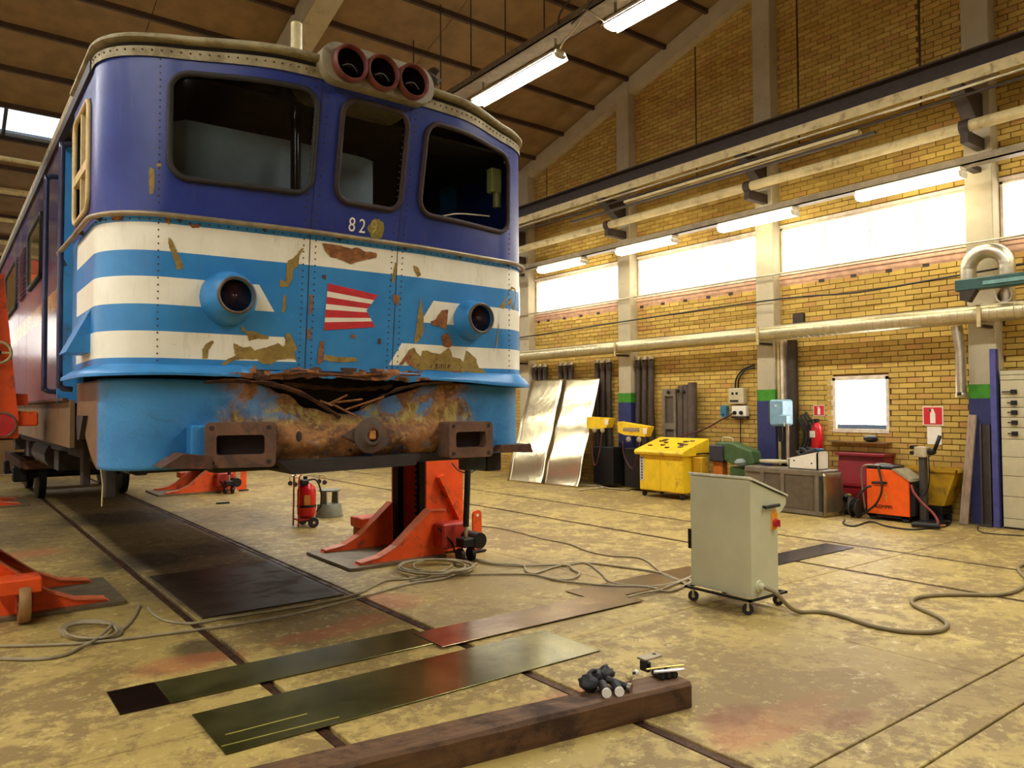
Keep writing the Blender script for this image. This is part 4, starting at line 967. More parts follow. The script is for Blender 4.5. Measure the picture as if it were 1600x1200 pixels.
B().cyl((pc.x, 4.92, 3.14), (pc.x, 4.92, 3.165), .05, n=14).build('pole_collar', M_GALV, loco, smooth=40)
bx_ = at_y(773, 283, 4.98); yg = mat('yellow_green_box', srgb(150, 158, 96), .5)
B().cbox(bx_.x-.05, bx_.x+.05, 4.95, 5.03, bx_.z-.1, bx_.z+.1, .008).build('wiper_motor', yg, loco); B().cyl((bx_.x+.02, 4.98, bx_.z-.22), (bx_.x+.02, 4.98, bx_.z-.1), .035, n=12).build('wiper_motor', mat('olive_cylinder', srgb(116, 118, 60), .4), loco, smooth=40)
rb_ = mat('dark_red_pipe', srgb(96, 38, 32), .6)
B().tube([(LX-1.0, 6.0, 3.45), (LX-.4, 5.7, 3.72)], .05, 8).build('cab_pipe', rb_, loco); B().tube([(LX-.1, 6.0, 3.3), (LX+.3, 5.5, 3.72)], .04, 8).build('cab_pipe', rb_, loco); B().tube([(LX-1.3, 5.6, 3.66), (LX-.2, 5.6, 3.7)], .03, 8).build('cab_pipe', gb, loco)
B().tube(smoothpath([fp(690, 338, -.12), fp(715, 334, -.15), fp(745, 336, -.15), fp(765, 338, -.12)], 6), .006, 6).build('loose_cable', M_WHITECABLE, loco)
# ================================================================== lifting jacks
M_ORANGE = mat('jack_orange_paint', srgb(240, 86, 26), .42, var=.1, scale=5, dirt=srgb(150, 62, 30), dirt_amt=.25, dirt_scale=6)
M_DKRED = mat('dark_red_casting', srgb(176, 44, 26), .5, var=.2, scale=10)
M_PLATE = mat('grey_base_steel', srgb(112, 98, 72), .55, .4, var=.2, scale=8)
M_IRON = mat('black_iron', srgb(30, 28, 27), .5, .4, var=.25)
M_YELLAB = mat('yellow_label', srgb(220, 196, 60), .5)
def make_jack(label):
    t = thing('lifting_jack', label, 'jack', (0, 0, 0), 0, 'lifting jacks around the locomotive')
    K = lambda b, n, m, sm=False, par=None: b.build(n, m, par or t, sm)
    b = B(); b.prism([(-1.27, -.58), (-1.22, -.6), (-.1, -.6), (-.1, .6), (-1.22, .6), (-1.27, .58)], 'xy', .004, .03); K(b, 'base_plate', M_PLATE)
    for s in (-1, 1):
        poly = [(-1.15, .03), (-1.12, .045), (-.88, .08), (-.69, .17), (-.26, .53), (-.05, .52), (-.05, .03)]
        a, c = sorted((s*.40, s*.50)); lg = K(B().prism(poly, 'xz', a, c), 'leg', M_ORANGE)
        a, c = sorted((s*.38, s*.52)); fl_ = B()
        for (p, q) in zip(poly[1:5], poly[2:6]):
            fl_.prism([p, q, (q[0], q[1]+.014), (p[0], p[1]+.014)], 'xz', a, c)
        K(fl_, 'leg_flange', mat('worn_orange_edge', srgb(214, 110, 66), .5), par=lg)
        a, c = sorted((s*.385, s*.415)); K(B().box(-.25, .25, a, c, .03, 4.15), 'side_plate', M_ORANGE)
        a, c = sorted((s*.26, s*.385)); K(B().box(-.25, -.17, a, c, .03, 4.15), 'guide_channel', M_IRON)
        br = B(); a, c = sorted((s*.42, s*.50)); br.prism([(-.13, .9), (-.05, .93), (.24, .40), (.16, .36)], 'xz', a, c); K(br, 'brace', M_ORANGE)
    K(B().box(.20, .25, -.385, .385, .03, 4.15), 'back_plate', M_ORANGE)
    sp = B(); prof = []
    z = .12
    while z < 4.0: prof += [(.035, z), (.075, z+.035)]; z += .07
    sp.lathe(prof, (-.08, .02, 0), (0, 0, 1), 14); K(sp, 'spindle', M_IRON)
    hd = K(B().cbox(-.30, .27, -.34, .34, 4.15, 4.42, .03), 'head_gearbox', M_DKRED)
    # carriage with arm
    ca = K(B().prism([(-.26, 2.85), (-.36, 2.85), (-.48, 1.62), (-.48, 1.46), (-.26, 1.46)], 'xz', -.27, .27), 'carriage', M_ORANGE)
    K(B().cbox(-.63, -.45, -.20, .20, 1.56, 1.68, .012), 'lifting_arm', M_ORANGE); K(B().box(-.63, -.5, -.18, .18, 1.68, 1.69), 'arm_pad', mat('yellow_pad', srgb(226, 150, 40), .6))
    K(B().box(-.56, -.48, -.1, .1, 1.74, 1.84), 'arm_hook', M_ORANGE)
    hw = K(B().lathe([(.085, -.012), (.1, 0), (.085, .012), (.075, 0)], (-.33, .33, 2.18), (0, 1, 0), 24, True), 'hand_wheel', M_CREAM_STEEL, True)
    K(B().cyl((-.33, .27, 2.18), (-.33, .34, 2.18), .02, n=10), 'hub', M_IRON, par=hw); K(B().box(-.41, -.25, .325, .335, 2.172, 2.188), 'spoke', M_CREAM_STEEL, par=hw)
    dc = K(B().lathe([(.02, .05), (.09, .045), (.105, .03), (.105, 0), (.0, 0)], (-.36, .27, 1.575), (0, 1, 0), 26), 'limit_disc', M_RED, 40); K(B().lathe([(.092, .046), (.108, .034), (.108, .0), (.112, .0), (.112, .04), (.098, .056)], (-.36, .27, 1.575), (0, 1, 0), 26, True), 'disc_rim', M_GALV, 40, dc)
    # wheels and drawbar for moving the jack
    fk = K(B().cbox(-.62, -.3, .52, .80, .24, .36, .012), 'wheel_fork', M_ORANGE)
    wh = K(B().lathe([(.05, -.04), (.15, -.04), (.158, -.025), (.158, .025), (.15, .04), (.05, .04)], (-.5, .73, .158), (1, 0, 0), 26), 'transport_wheel', mat('tan_wheel', srgb(150, 110, 62), .6), 40); K(B().cyl((-.56, .73, .158), (-.44, .73, .158), .025, n=10), 'axle', M_GALV, par=wh)
    K(B().box(-.565, -.55, .69, .77, .1, .26), 'fork_blade', M_DKRED, par=fk); K(B().box(-.45, -.435, .69, .77, .1, .26), 'fork_blade', M_DKRED, par=fk)
    K(B().cbox(-.22, .12, -.72, -.5, .12, .40, .02), 'drive_gearbox', M_DKRED); K(B().cyl((.1, -.62, .22), (.1, -.98, .22), .09, n=14), 'motor', M_IRON, 40)
    K(B().tube([(-.25, -.66, .36), (-.12, -.74, .20), (-.06, -.74, .05)], .012, 6), 'conduit', M_IRON)
    tb = K(B().cyl((-.035, -.9, .38), (0, -.9, 1.13), .034, n=14), 'tow_bar', M_IRON, 40); K(B().cyl((-.003, -.9, 1.02), (-.001, -.9, 1.09), .0355, n=14), 'label', M_YELLAB, 40, tb)
    K(B().tube(smoothpath([(-.14, -.78, 1.08), (-.1, -.86, 1.0), (0, -.9, .97), (.13, -.9, 1.02), (.2, -.86, 1.12)], 5), .008, 6), 'handle_loop', M_IRON, par=tb)
    K(B().cyl((-.035, -.9, .24), (-.035, -.9, .4), .022, n=10), 'pivot', M_GALV, 40, tb); K(B().cbox(-.12, .05, -.98, -.82, .16, .26, .01), 'yoke', M_IRON, par=tb)
    for s in (-1, 1): K(B().lathe([(.03, -.02), (.075, -.02), (.075, .02), (.03, .02)], (-.04+s*.07, -.9, .075), (1, 0, 0), 20), 'tow_wheel', M_IRON, 40)
    pl = rrect(.31, .43, .012, .49, .055, 5); K(B().prism([(x, z) for x, z in pl], 'xz', -.54, -.51), 'stabiliser_plate', M_ORANGE); K(B().cyl((.37, -.545, .43), (.37, -.505, .43), .018, n=12), 'plate_hole', M_OFFWHITE); K(B().box(.24, .32, -.54, -.51, .02, .16), 'plate_link', M_ORANGE); K(B().cbox(.28, .46, -.6, -.46, .004, .03, .006), 'stabiliser_foot', M_IRON)
    return t
jk = make_jack('orange lifting jack with cables piled at its foot, near the wheeled extinguisher')
jk.location = (4.72, 7.9, 0)
copy_tree(jk, (.08, 7.93, 0), PI, 'orange lifting jack opposite, its tan transport wheel beside the coiled cable')
copy_tree(jk, (4.72, 16.4, 0), 0, 'orange lifting jack under the far end of the locomotive, beyond the wheeled extinguisher')
copy_tree(jk, (.08, 16.45, 0), PI, 'orange lifting jack under the far end of the locomotive, beside the rolled-out bogie')

# ================================================================== bogie rolled out at the back
bo = thing('bogie', 'dark locomotive bogie with wheels standing on the rails far behind', 'bogie', (2.35, 18.5, 0))
for yy in (17.3, 19.6):
    for sx in (-1, 1):
        w = B().lathe([(.06, -.065), (.46, -.065), (.49, -.06), (.49, -.035), (.46, -.03), (.455, .065), (.06, .065)], (2.35+sx*.715, yy, .46), (-sx, 0, 0), 28).build('wheel', M_IRON, bo, smooth=40)
    B().cyl((1.4, yy, .46), (3.3, yy, .46), .08, n=12).build('axle', M_IRON, bo, smooth=40)
    for sx in (-1, 1): B().cbox(2.35+sx*1.05-.12, 2.35+sx*1.05+.12, yy-.17, yy+.17, .33, .62, .02).build('axle_box', M_IRON, bo)
for sx in (-1, 1): B().prism([(16.6, .62), (17.9, .62), (18.2, .45), (18.7, .45), (19.0, .62), (20.3, .62), (20.3, .78), (16.6, .78)], 'yz', 2.35+sx*1.05-.06, 2.35+sx*1.05+.06).build('side_frame', M_DKRUST, bo)
for yy in (16.65, 18.45, 20.2): B().box(1.3, 3.4, yy-.08, yy+.08, .6, .76).build('cross_member', M_DKRUST, bo)

# ================================================================== control cabinet
M_CAB = mat('pale_grey_green_enamel', srgb(204, 202, 166), .45, var=.05, scale=3)
cc = thing('control_cabinet', 'pale grey control cabinet with a sloping desk top, standing on casters', 'cabinet', (5.5, 4.06, 0))
b = B(); b.prism([(5.30, .13), (5.68, .13), (5.68, .775), (5.745, .80), (5.81, .855), (5.81, .915), (5.30, 1.09)], 'xz', 3.75, 4.37); body_ = b.build('body', M_CAB, cc, bevel=.006)
b = B(); b.prism([(5.287, 1.098), (5.82, .918), (5.826, .936), (5.30, 1.117), (5.287, 1.117)], 'xz', 3.74, 4.38); b.build('lid', mat('pale_lid', srgb(214, 210, 184), .4), cc, bevel=.003)
b = B(); b.prism([(5.325, 1.088), (5.80, .928), (5.80, .922), (5.325, 1.082)], 'xz', 3.738, 3.752); b.build('lid_gasket', M_BLACK, cc)
B().cyl((5.46, 3.72, .858), (5.66, 3.72, .862), .014, n=10).build('handle', M_BLACK, cc, smooth=40)
for x in (5.475, 5.645): B().cyl((x, 3.72, .86), (x, 3.755, .86), .011, n=8).build('handle_post', M_BLACK, cc)
sw = B().prism([(5.585, .66), (5.655, .66), (5.665, .78), (5.645, .82), (5.615, .82), (5.585, .79)], 'xz', 3.738, 3.752).build('switch_plate', mat('switch_yellow', srgb(236, 160, 40), .5), cc)
b = B(); b.lathe([(.036, 0), (.038, .012), (.03, .016), (.03, .03), (.012, .03)], (5.625, 3.74, .715), (0, -1, 0), 20); b.cbox(5.617, 5.633, 3.69, 3.72, .685, .745, .004); b.build('switch_knob', M_RED, sw, smooth=40)
B().lathe([(.05, 0), (.05, .015), (.03, .02), (.026, .05), (.018, .055)], (5.40, 3.75, .215), (0, -1, 0), 18).build('cable_gland', M_CAB, cc, smooth=40)
B().box(5.29, 5.30, 4.36, 4.39, .45, .62).build('side_hinge', M_IRON, cc)
fr = B().box(5.24, 5.76, 3.72, 3.745, .112, .13)
fr.box(5.24, 5.76, 4.37, 4.395, .112, .13); fr.box(5.24, 5.265, 3.72, 4.395, .112, .13); fr.box(5.735, 5.76, 3.72, 4.395, .112, .13); fr.build('trolley_frame', M_IRON, cc)
for x, y in ((5.28, 4.33), (5.275, 3.77), (5.73, 3.79), (5.72, 4.33)):
    c_ = B().lathe([(.012, -.014), (.042, -.014), (.046, -.008), (.046, .008), (.042, .014), (.012, .014)], (x, y, .046), (.8, .6, 0), 20).build('caster', M_BLACK, cc, smooth=40)
    b = B(); d = Vector((.8, .6, 0)); 
    for s in (-1, 1): b.cyl(Vector((x, y, .046))+d*.02*s, Vector((x, y, .105))+d*.018*s, .01, n=6)
    b.cyl((x, y, .1), (x, y, .115), .028, n=12); b.build('fork', M_GALV, c_); B().cyl(Vector((x, y, .046))-d*.016, Vector((x, y, .046))+d*.016, .014, n=10).build('hub', M_GALV, c_)

# ================================================================== cables on the floor
def floorpath(pts, z): return [at_z(u, v, z) for u, v in pts]
M_HOSE = mat('olive_grey_hose', srgb(128, 112, 76), .55, var=.1)
h = [Vector((5.40, 3.70, .215)), Vector((5.44, 3.62, .18)), Vector((5.52, 3.55, .07))]+floorpath([(1252, 956), (1285, 956), (1320, 964), (1360, 977), (1400, 985), (1440, 988), (1470, 985), (1480, 975), (1465, 963), (1440, 952), (1425, 942), (1432, 934), (1460, 930), (1510, 929), (1560, 929), (1590, 922), (1605, 908), (1595, 895), (1592, 886), (1610, 878), (1660, 866)], .017)
cable('supply_hose', 'thick olive hose snaking from the cabinet across the floor', h, .017, M_HOSE, n=10)
CB = 'grey cables between jack and cabinet'
cl = [('thin grey cable looping widest from the orange jack towards the cabinet', [(752, 822), (780, 825), (815, 833), (850, 842), (890, 850), (915, 860), (950, 868), (1000, 872), (1025, 888), (1035, 897), (1050, 904), (1078, 913)]),
      ('grey cable arching over the concrete patch to the cabinet', [(740, 872), (770, 880), (815, 883), (822, 892), (835, 896), (870, 885), (910, 879), (980, 887), (1030, 895), (1060, 907), (1080, 917)]),
      ('grey cable with a short doubled-back loop between jack and cabinet', [(730, 868), (755, 878), (800, 884), (880, 883), (895, 890), (905, 897), (890, 905), (860, 905)]),
      ('grey cable dipping along the steel sheet to the cabinet foot', [(880, 884), (915, 880), (938, 895), (955, 910), (1000, 916), (1040, 914), (1070, 905), (1082, 899)]),
      ('grey cable lying lowest between jack and cabinet', [(640, 908), (700, 899), (770, 897), (830, 898), (880, 908), (950, 915), (1010, 917), (1040, 924), (1060, 920), (1082, 908)]),
      ('grey cable ending on the steel sheet by the cabinet', [(982, 933), (1000, 928), (1030, 922), (1060, 910), (1076, 905), (1085, 912)]),
      ('grey cable running from the jack across the rails to the coil', [(738, 868), (712, 880), (690, 893), (640, 904), (600, 908), (560, 927), (500, 942), (440, 952), (350, 966), (300, 974), (260, 970), (240, 960), (232, 950)]),
      ('thin grey cable stretched straight across the rails', [(745, 880), (700, 902), (640, 912), (560, 934), (470, 957), (390, 972), (300, 985), (150, 1003), (60, 1008), (-30, 1010)])]
for k, (l_, p) in enumerate(cl):
    cable('power_cable', l_, floorpath(p, .010+.004*(k % 3)), (.0115 if k else .0095), M_CABLE, CB, 6, 6)
pts = []
rj = random.Random(5)
for k in range(5):
    for i in range(14):
        a = 2*PI*i/14+.4*k; cx, cy = 675+8*(k % 3), 884+1.6*(k % 2); pts.append(at_z(cx+(52+6*math.sin(k*2.1))*math.cos(a)+rj.uniform(-2, 2), cy+(10+1.5*(k % 2))*math.sin(a), .045+.009*k*(.5+.5*math.sin(a*2))))
cable('coiled_cable', 'heap of grey cable coiled at the foot of the orange jack', pts, .0115, M_CABLE, None, 6, 3)
pts = [at_z(218, 946, .012), at_z(205, 970, .012), at_z(188, 985, .012)]
for k in range(3):
    for i in range(16):
        a = 2*PI*i/16-.3; pts.append(at_z(142+(48-3.5*k)*math.cos(a), 985+(15.5-1.6*k)*math.sin(a), .012+.012*k))
pts += [at_z(150, 999, .03), at_z(128, 1010, .012), at_z(105, 1022, .012), at_z(70, 1029, .012), at_z(30, 1030, .012), at_z(-30, 1028, .012)]
cable('coiled_cable', 'grey cable coiled in a flat ring on the floor next to the rail', pts, .012, M_CABLE, None, 8, 4)
sp_ = at_z(149, 792); tag(B().tube([(.79, 5.1, 1.34), (.80, 5.1, 1.25), (.797, 5.1, 1.12)], .004, 5).build('hanging_string', mat('pale_string', srgb(190, 180, 120), .7)), 'thin pale string hanging from the corner of the blue skirt', 'string')

# ================================================================== steel sheets on the floor
def sheet_material(name, dk, lt, rough, metal):
    t = NT(name); n1 = t.noise(1.6, 7, .62, dist=.6); n2 = t.noise(14, 8, .72, stretch=(.25, 2.5, 1), dist=.3); n3 = t.noise(60, 4, .7)
    c = t.mix(t.ramp(n1, .35, .65), dk, lt); c = t.mix(t.math('MULTIPLY', t.ramp(n2, .58, .66), .55), c, srgb(104, 98, 40))
    r = t.math('ADD', rough, t.math('MULTIPLY', n2, .14)); t.bump(t.math('ADD', n2, t.math('MULTIPLY', n3, .1)), .04, .006)
    return t.out(c, r, metal)
M_SHEET = sheet_material('oily_dark_sheet', srgb(84, 82, 40), srgb(132, 126, 76), .13, .75)
M_SHEET2 = sheet_material('worn_steel_sheet', srgb(124, 100, 76), srgb(166, 142, 110), .16, .8)
def sheet(label, x0, x1, y0, y1, z, m, rz=0, name='steel_sheet', t=.006, group='steel sheets on the floor'):
    b = B(); b.cbox(x0, x1, y0, y1, z, z+t, .0015); o = b.build(name, m); return tag(o, label, 'sheet', group)
s1 = thing('steel_sheet', 'long narrow dark steel sheet with a black end, lying over the rails', 'sheet', (1.9, 4.9, 0), 0, 'steel sheets on the floor')
B().cbox(1.10, 2.93, 4.70, 5.11, .004, .010, .0015).build('sheet', M_SHEET, s1); B().cbox(.835, 1.10, 4.705, 5.115, .004, .0105, .0015).build('black_end', mat('black_oily_steel', srgb(34, 20, 14), .3, .5), s1)
sheet('narrow brown steel sheet with a bright worn end near the grey cables', 2.86, 4.92, 4.575, 4.985, .0105, M_SHEET2)
sheet('grey steel sheet under the cables at the foot of the control cabinet', 4.62, 6.35, 4.83, 5.27, .004, M_SHEET2)
wide = sheet('widest steel sheet, scratched olive, between the timber and the narrow sheets', 1.15, 3.69, 3.845, 4.45, .004, M_SHEET)
for (u0, v0, u1, v1) in ((352, 1148, 480, 1115), (346, 1166, 530, 1120)):
    B().tube([at_z(u0, v0, .0105), at_z(u1, v1, .0105)], .0025, 5).build('scratch', mat('bright_scratch', srgb(190, 176, 84), .4, .4), wide)
sheet('bluish steel sheet lying behind the control cabinet', 6.95, 8.70, 4.72, 5.08, .004, mat('bluish_sheet', srgb(84, 76, 78), .22, .8, var=.25, scale=5))
tag(B().cbox(1.735, 2.965, 6.42, 8.35, .002, .012, .002).build('pit_cover', mat('oily_black_cover', srgb(44, 34, 20), .45, .2, var=.35, scale=4, dirt=srgb(80, 62, 34), dirt_amt=.4, dirt_scale=3)), 'oily black cover plate lying between the rails below the locomotive', 'cover')

# ================================================================== timber with odds and ends on it
M_TIMBER = mat('oiled_sleeper_timber', srgb(96, 66, 36), .65, var=.3, scale=3, stretch=(1.2, 9, 9), bump=.3, dirt=srgb(44, 26, 14), dirt_amt=.5, dirt_scale=3)
tm_o = thing('timber_beam', 'long dark squared timber lying at an angle across the floor', 'timber', (3.42, 2.92, 0), math.radians(-8.3))
TH = .145
b = B(); n = 24
def tim(a, t):
    prof = [(-.1, 0), (-.103, .02), (-.103, TH-.02), (-.09, TH), (.085, TH), (.1, TH-.02), (.1, .02), (.095, 0), (-.1, 0)]
    y, z = prof[int(t*8+.5)]; x = -3.3*(1-a); j = .004*mnoise.noise(Vector((x*3, t*7, 1)))
    return (x, y+j, max(0, z+j*(z > .05)))
b.grid(tim, n, 8); bo_ = b.build('beam', M_TIMBER, tm_o, world=False)
b = B(); prof = [(-.1, 0), (-.103, .02), (-.103, TH-.02), (-.09, TH), (.085, TH), (.1, TH-.02), (.1, .02), (.095, 0)]
b.add([(0, y, z) for y, z in prof]+[(.01, y*.95, z*.97+.002) for y, z in prof], [tuple(range(8, 16))]+[(i, (i+1) % 8, 8+(i+1) % 8, 8+i) for i in range(8)]); b.build('end_grain', M_TIMBER, tm_o, world=False)
TZ = TH
def on_t(u, v, h=0): return at_z(u, v, TZ+h)
M_WHITECAP = mat('white_plastic_cap', srgb(240, 236, 226), .4, var=.03)
for k, (u, v, l_) in enumerate(((948, 1083, 'black tube offcut with a white cap, beside its twin on the timber'), (968, 1081, 'black tube offcut with a white cap, touching the coupling pin'))):
    p = on_t(u, v, .027); d = Vector((.55, .83, 0)).normalized(); t_ = thing('tube_offcut', l_, 'tube', (p.x, p.y, TZ), 0, 'capped tubes on the timber')
    B().cyl(p, p+d*.13, .026, n=18).build('tube', M_BLACK, t_, smooth=40); B().cyl(p-d*.003, p+d*.006, .0262, n=18).build('cap', M_WHITECAP, t_, smooth=40)
def lump(name, label, u, v, r, sc, seed, m=M_BLACK, cat='clamp'):
    p = on_t(u, v, 0); b = B(); n, mm = 16, 10; vs = []; fs = []
    for k in range(mm+1):
        th = PI*k/mm
        for i in range(n):
            d = Vector((math.sin(th)*math.cos(2*PI*i/n), math.sin(th)*math.sin(2*PI*i/n), math.cos(th))); q = r*(1+.35*mnoise.noise(d*2.3+Vector((seed, 0, 0))))
            vs.append((p.x+d.x*q*sc[0], p.y+d.y*q*sc[1], TZ+max(0, q*sc[2]*(1+d.z))))
    for k in range(mm):
        for i in range(n): j = (i+1) % n; fs.append((k*n+i, k*n+n+i, k*n+n+j, k*n+j))
    t_ = thing(name, label, cat, (p.x, p.y, TZ)); b.add(vs, fs); b.build('body', m, t_, smooth=True); return t_, p
t_, p = lump('cable_clamp', 'bulky black cable clamp at the end of the small parts on the timber', 920, 1080, .055, (.9, 1.1, .75), 3)
B().cyl(p+Vector((-.02, 0, .045)), p+Vector((-.01, .02, .085)), .016, n=10).build('stud', M_BLACK, t_, smooth=40); B().tube(smoothpath([p+Vector((.0, .02, .05)), p+Vector((.04, .04, .075)), p+Vector((.08, .05, .08)), p+Vector((.1, .05, .075))], 4), .012, 8).build('jaw', M_BLACK, t_, smooth=True)
t_, p = lump('cable_clamp', 'black clamp with a brass strip behind the two white caps', 945, 1064, .055, (1.2, .8, .7), 8)
B().box(p.x-.02, p.x+.05, p.y-.02, p.y, TZ+.055, TZ+.06).build('brass_strip', mat('brass', srgb(196, 170, 90), .35, .7), t_)
t_, p = lump('cable_clamp', 'small black clamp between the bulky clamp and the brass strip', 932, 1068, .042, (.9, .9, .85), 21)
p = on_t(985, 1075, .022); t_ = thing('coupling_pin', 'dark steel pin tilted against the white-capped tubes', 'pin', (p.x, p.y, TZ)); B().cyl(p, p+Vector((-.05, .13, .02)), .02, n=16).build('shaft', M_IRON, t_, smooth=40); B().cyl(p-Vector((-.002, .005, 0)), p+Vector((-.005, .014, .002)), .024, n=16).build('head', mat('worn_steel', srgb(150, 140, 120), .35, .8), t_, smooth=40)
t_, p = lump('fitting', 'cream plastic fitting with a pale round knob next to the steel pin', 984, 1062, .022, (1, 1, .9), 14, mat('cream_plastic', srgb(206, 190, 120), .5), 'fitting'); B().sphere(p+Vector((.055, .0, .03)), .016, 10, 8).build('knob', M_WHITECAP, t_, smooth=True); B().cyl(p+Vector((.02, 0, .03)), p+Vector((.05, 0, .03)), .008, n=8).build('stem', M_IRON, t_)
for k in range(3):
    p = on_t(1036+9.5*k, 1058-1.6*k, .02); d = Vector((.25, .97, 0)).normalized(); t_ = thing('socket', ['black socket lying under the steel strip, next to the fitting', 'middle black socket of three under the steel strip', 'black socket lying nearest the end of the timber'][k], 'socket', (p.x, p.y, TZ), 0, 'sockets on the timber')
    B().lathe([(.012, 0), (.02, 0), (.021, .01), (.021, .09), (.015, .095)], p, d, 16).build('barrel', mat('black_gloss_plastic', srgb(18, 18, 20), .15), t_, smooth=40); B().cyl(p-d*.002, p+d*.002, .012, n=12).build('bore', M_INK, t_)
p = on_t(1022, 1050, .05); q = on_t(1068, 1046, .045); t_ = thing('steel_strip', 'pale steel strip laid across the three black sockets', 'strip', (p.x, p.y, TZ+.04)); B().tube([p, q], .009, 6).build('bar', mat('pale_steel', srgb(226, 224, 214), .35, .3), t_)
p = on_t(1010, 1046, .052); q = on_t(1068, 1039, .05); tag(B().tube([p, q], .006, 6).build('brass_rod', mat('brass', srgb(196, 170, 90), .35, .7)), 'thin brass rod lying beside the pale steel strip', 'rod')
p = on_t(1012, 1048, 0); t_ = thing('angle_bracket', 'dark steel bracket with a bolt hole on the far edge of the timber', 'bracket', (p.x, p.y, TZ))
b = B(); b.cbox(p.x-.03, p.x+.0, p.y-.03, p.y+.04, TZ, TZ+.06, .006); b.build('upright', M_IRON, t_); B().cbox(p.x-.03, p.x+.12, p.y-.01, p.y+.06, TZ+.06, TZ+.072, .004).build('top_flange', mat('worn_steel', srgb(150, 140, 120), .35, .8), t_); B().cyl((p.x+.09, p.y+.03, TZ+.071), (p.x+.09, p.y+.03, TZ+.074), .012, n=10).build('bolt_hole', M_INK, t_)

# ================================================================== wheeled extinguisher, step stool, dolly
M_EXT = mat('extinguisher_red', srgb(196, 22, 26), .28, var=.08)
ex = thing('wheeled_extinguisher', 'large red fire extinguisher on a two-wheeled trolley under the locomotive', 'extinguisher', (4.25, 10.5, 0))
cx, cy = 4.27, 10.5
B().lathe([(.03, .13), (.11, .14), (.132, .18), (.132, .52), (.11, .58), (.06, .62), (.035, .63)], (cx, cy, 0), (0, 0, 1), 24).build('cylinder', M_EXT, ex, smooth=True)
B().box(cx-.09, cx-.0, cy-.136, cy-.11, .32, .46).build('label', mat('ochre_label', srgb(176, 110, 30), .6), ex)
B().lathe([(.134, .28), (.137, .285), (.137, .31), (.134, .315)], (cx, cy, 0), (0, 0, 1), 24).build('strap', M_IRON, ex)
b = B(); b.cbox(cx-.12, cx+.0, cy-.1, cy+.04, .60, .68, .015); b.cyl((cx-.02, cy, .6), (cx-.02, cy, .72), .03, n=10); b.build('valve', M_IRON, ex)
for s in (-1, 1):
    b = B(); b.tube([(cx-.16, cy+s*.1, .015), (cx-.15, cy+s*.1, .72), (cx-.10, cy+s*.1, .78)], .012, 8); b.build('trolley_rail', M_DKRED if s < 0 else M_DKRED, ex, smooth=True)
    w = B().lathe([(.02, -.022), (.07, -.022), (.076, -.012), (.076, .012), (.07, .022), (.02, .022)], (cx+.02+s*.0, cy+s*.2, .076), (0, 1, 0), 22).build('wheel', M_BLACK, ex, smooth=40); B().cyl((cx+.02, cy+s*.2-.025, .076), (cx+.02, cy+s*.2+.025, .076), .02, n=10).build('hub', M_GALV, w)
B().tube([(cx-.10, cy-.1, .78), (cx-.10, cy+.1, .78)], .012, 8).build('handle', mat('dull_chrome', srgb(190, 180, 150), .3, .9), ex); B().box(cx-.16, cx+.1, cy-.1, cy+.1, .1, .125).build('foot_plate', M_DKRED, ex); B().cyl((cx+.02, cy-.19, .076), (cx+.02, cy+.19, .076), .012, n=8).build('axle', M_IRON, ex)
B().tube(smoothpath([(cx, cy, .66), (cx+.12, cy-.05, .66), (cx+.19, cy-.06, .5), (cx+.20, cy-.05, .3), (cx+.13, cy-.05, .2)], 6), .012, 8).build('hose', M_BLACK, ex, smooth=True)
st = thing('step_stool', 'round grey step stool beside the wheeled extinguisher', 'stool', (4.95, 11.25, 0)); sx_, sy_ = 4.95, 11.25
M_STOOL = mat('dull_grey_green_steel', srgb(112, 112, 92), .5, var=.1)
B().lathe([(.20, .012), (.205, .0), (.215, .0), (.215, .03), (.205, .035), (.185, .19), (.175, .2), (.02, .2)], (sx_, sy_, 0), (0, 0, 1), 28).build('base', M_STOOL, st, smooth=40)
for a in (math.radians(200), math.radians(20)):
    q = Vector((math.cos(a), math.sin(a), 0)); r_ = Vector((-q.y, q.x, 0)); c0 = Vector((sx_, sy_, 0))+q*.12
    b = B(); w_ = .07; vs = [c0+q*d+r_*s*w_*(1 if z < .3 else .8)+Vector((0, 0, z)) for z in (.195, .40) for d in (-.01, .01) for s in (-1, 1)]
    b.add(vs, [(0, 1, 3, 2), (4, 6, 7, 5), (0, 4, 5, 1), (2, 3, 7, 6), (0, 2, 6, 4), (1, 5, 7, 3)]); b.build('upright', M_STOOL, st)
B().lathe([(.02, .395), (.165, .395), (.172, .4), (.172, .415), (.16, .425), (.02, .425)], (sx_, sy_, 0), (0, 0, 1), 28).build('top_step', M_STOOL, st, smooth=40)
dl = at_z(480, 758); do = thing('wheeled_dolly', 'low pale wire dolly on small wheels beyond the wheeled extinguisher', 'dolly', (dl.x, dl.y, 0))
for s in (-1, 1):
    B().tube(smoothpath([(dl.x-.32, dl.y+s*.15, .06), (dl.x-.32, dl.y+s*.15, .2), (dl.x, dl.y+s*.15, .24), (dl.x+.32, dl.y+s*.15, .2), (dl.x+.34, dl.y+s*.15, .06)], 5), .014, 8).build('rail', MATS['dull_chrome'], do, smooth=True)
    for q in (-.33, .34): B().lathe([(.01, -.015), (.05, -.015), (.05, .015), (.01, .015)], (dl.x+q, dl.y+s*.15, .05), (0, 1, 0), 14).build('wheel', M_BLACK, do)
B().tube([(dl.x-.3, dl.y-.15, .2), (dl.x-.3, dl.y+.15, .2)], .014, 8).build('crossbar', MATS['dull_chrome'], do); B().tube([(dl.x+.3, dl.y-.15, .2), (dl.x+.3, dl.y+.15, .2)], .014, 8).build('crossbar', MATS['dull_chrome'], do)
tag(B().cbox(4.0, 4.22, 13.9, 14.0, .004, .03, .006).build('steel_offcut', M_IRON), 'small dark steel offcut on the floor near the far jack', 'offcut')
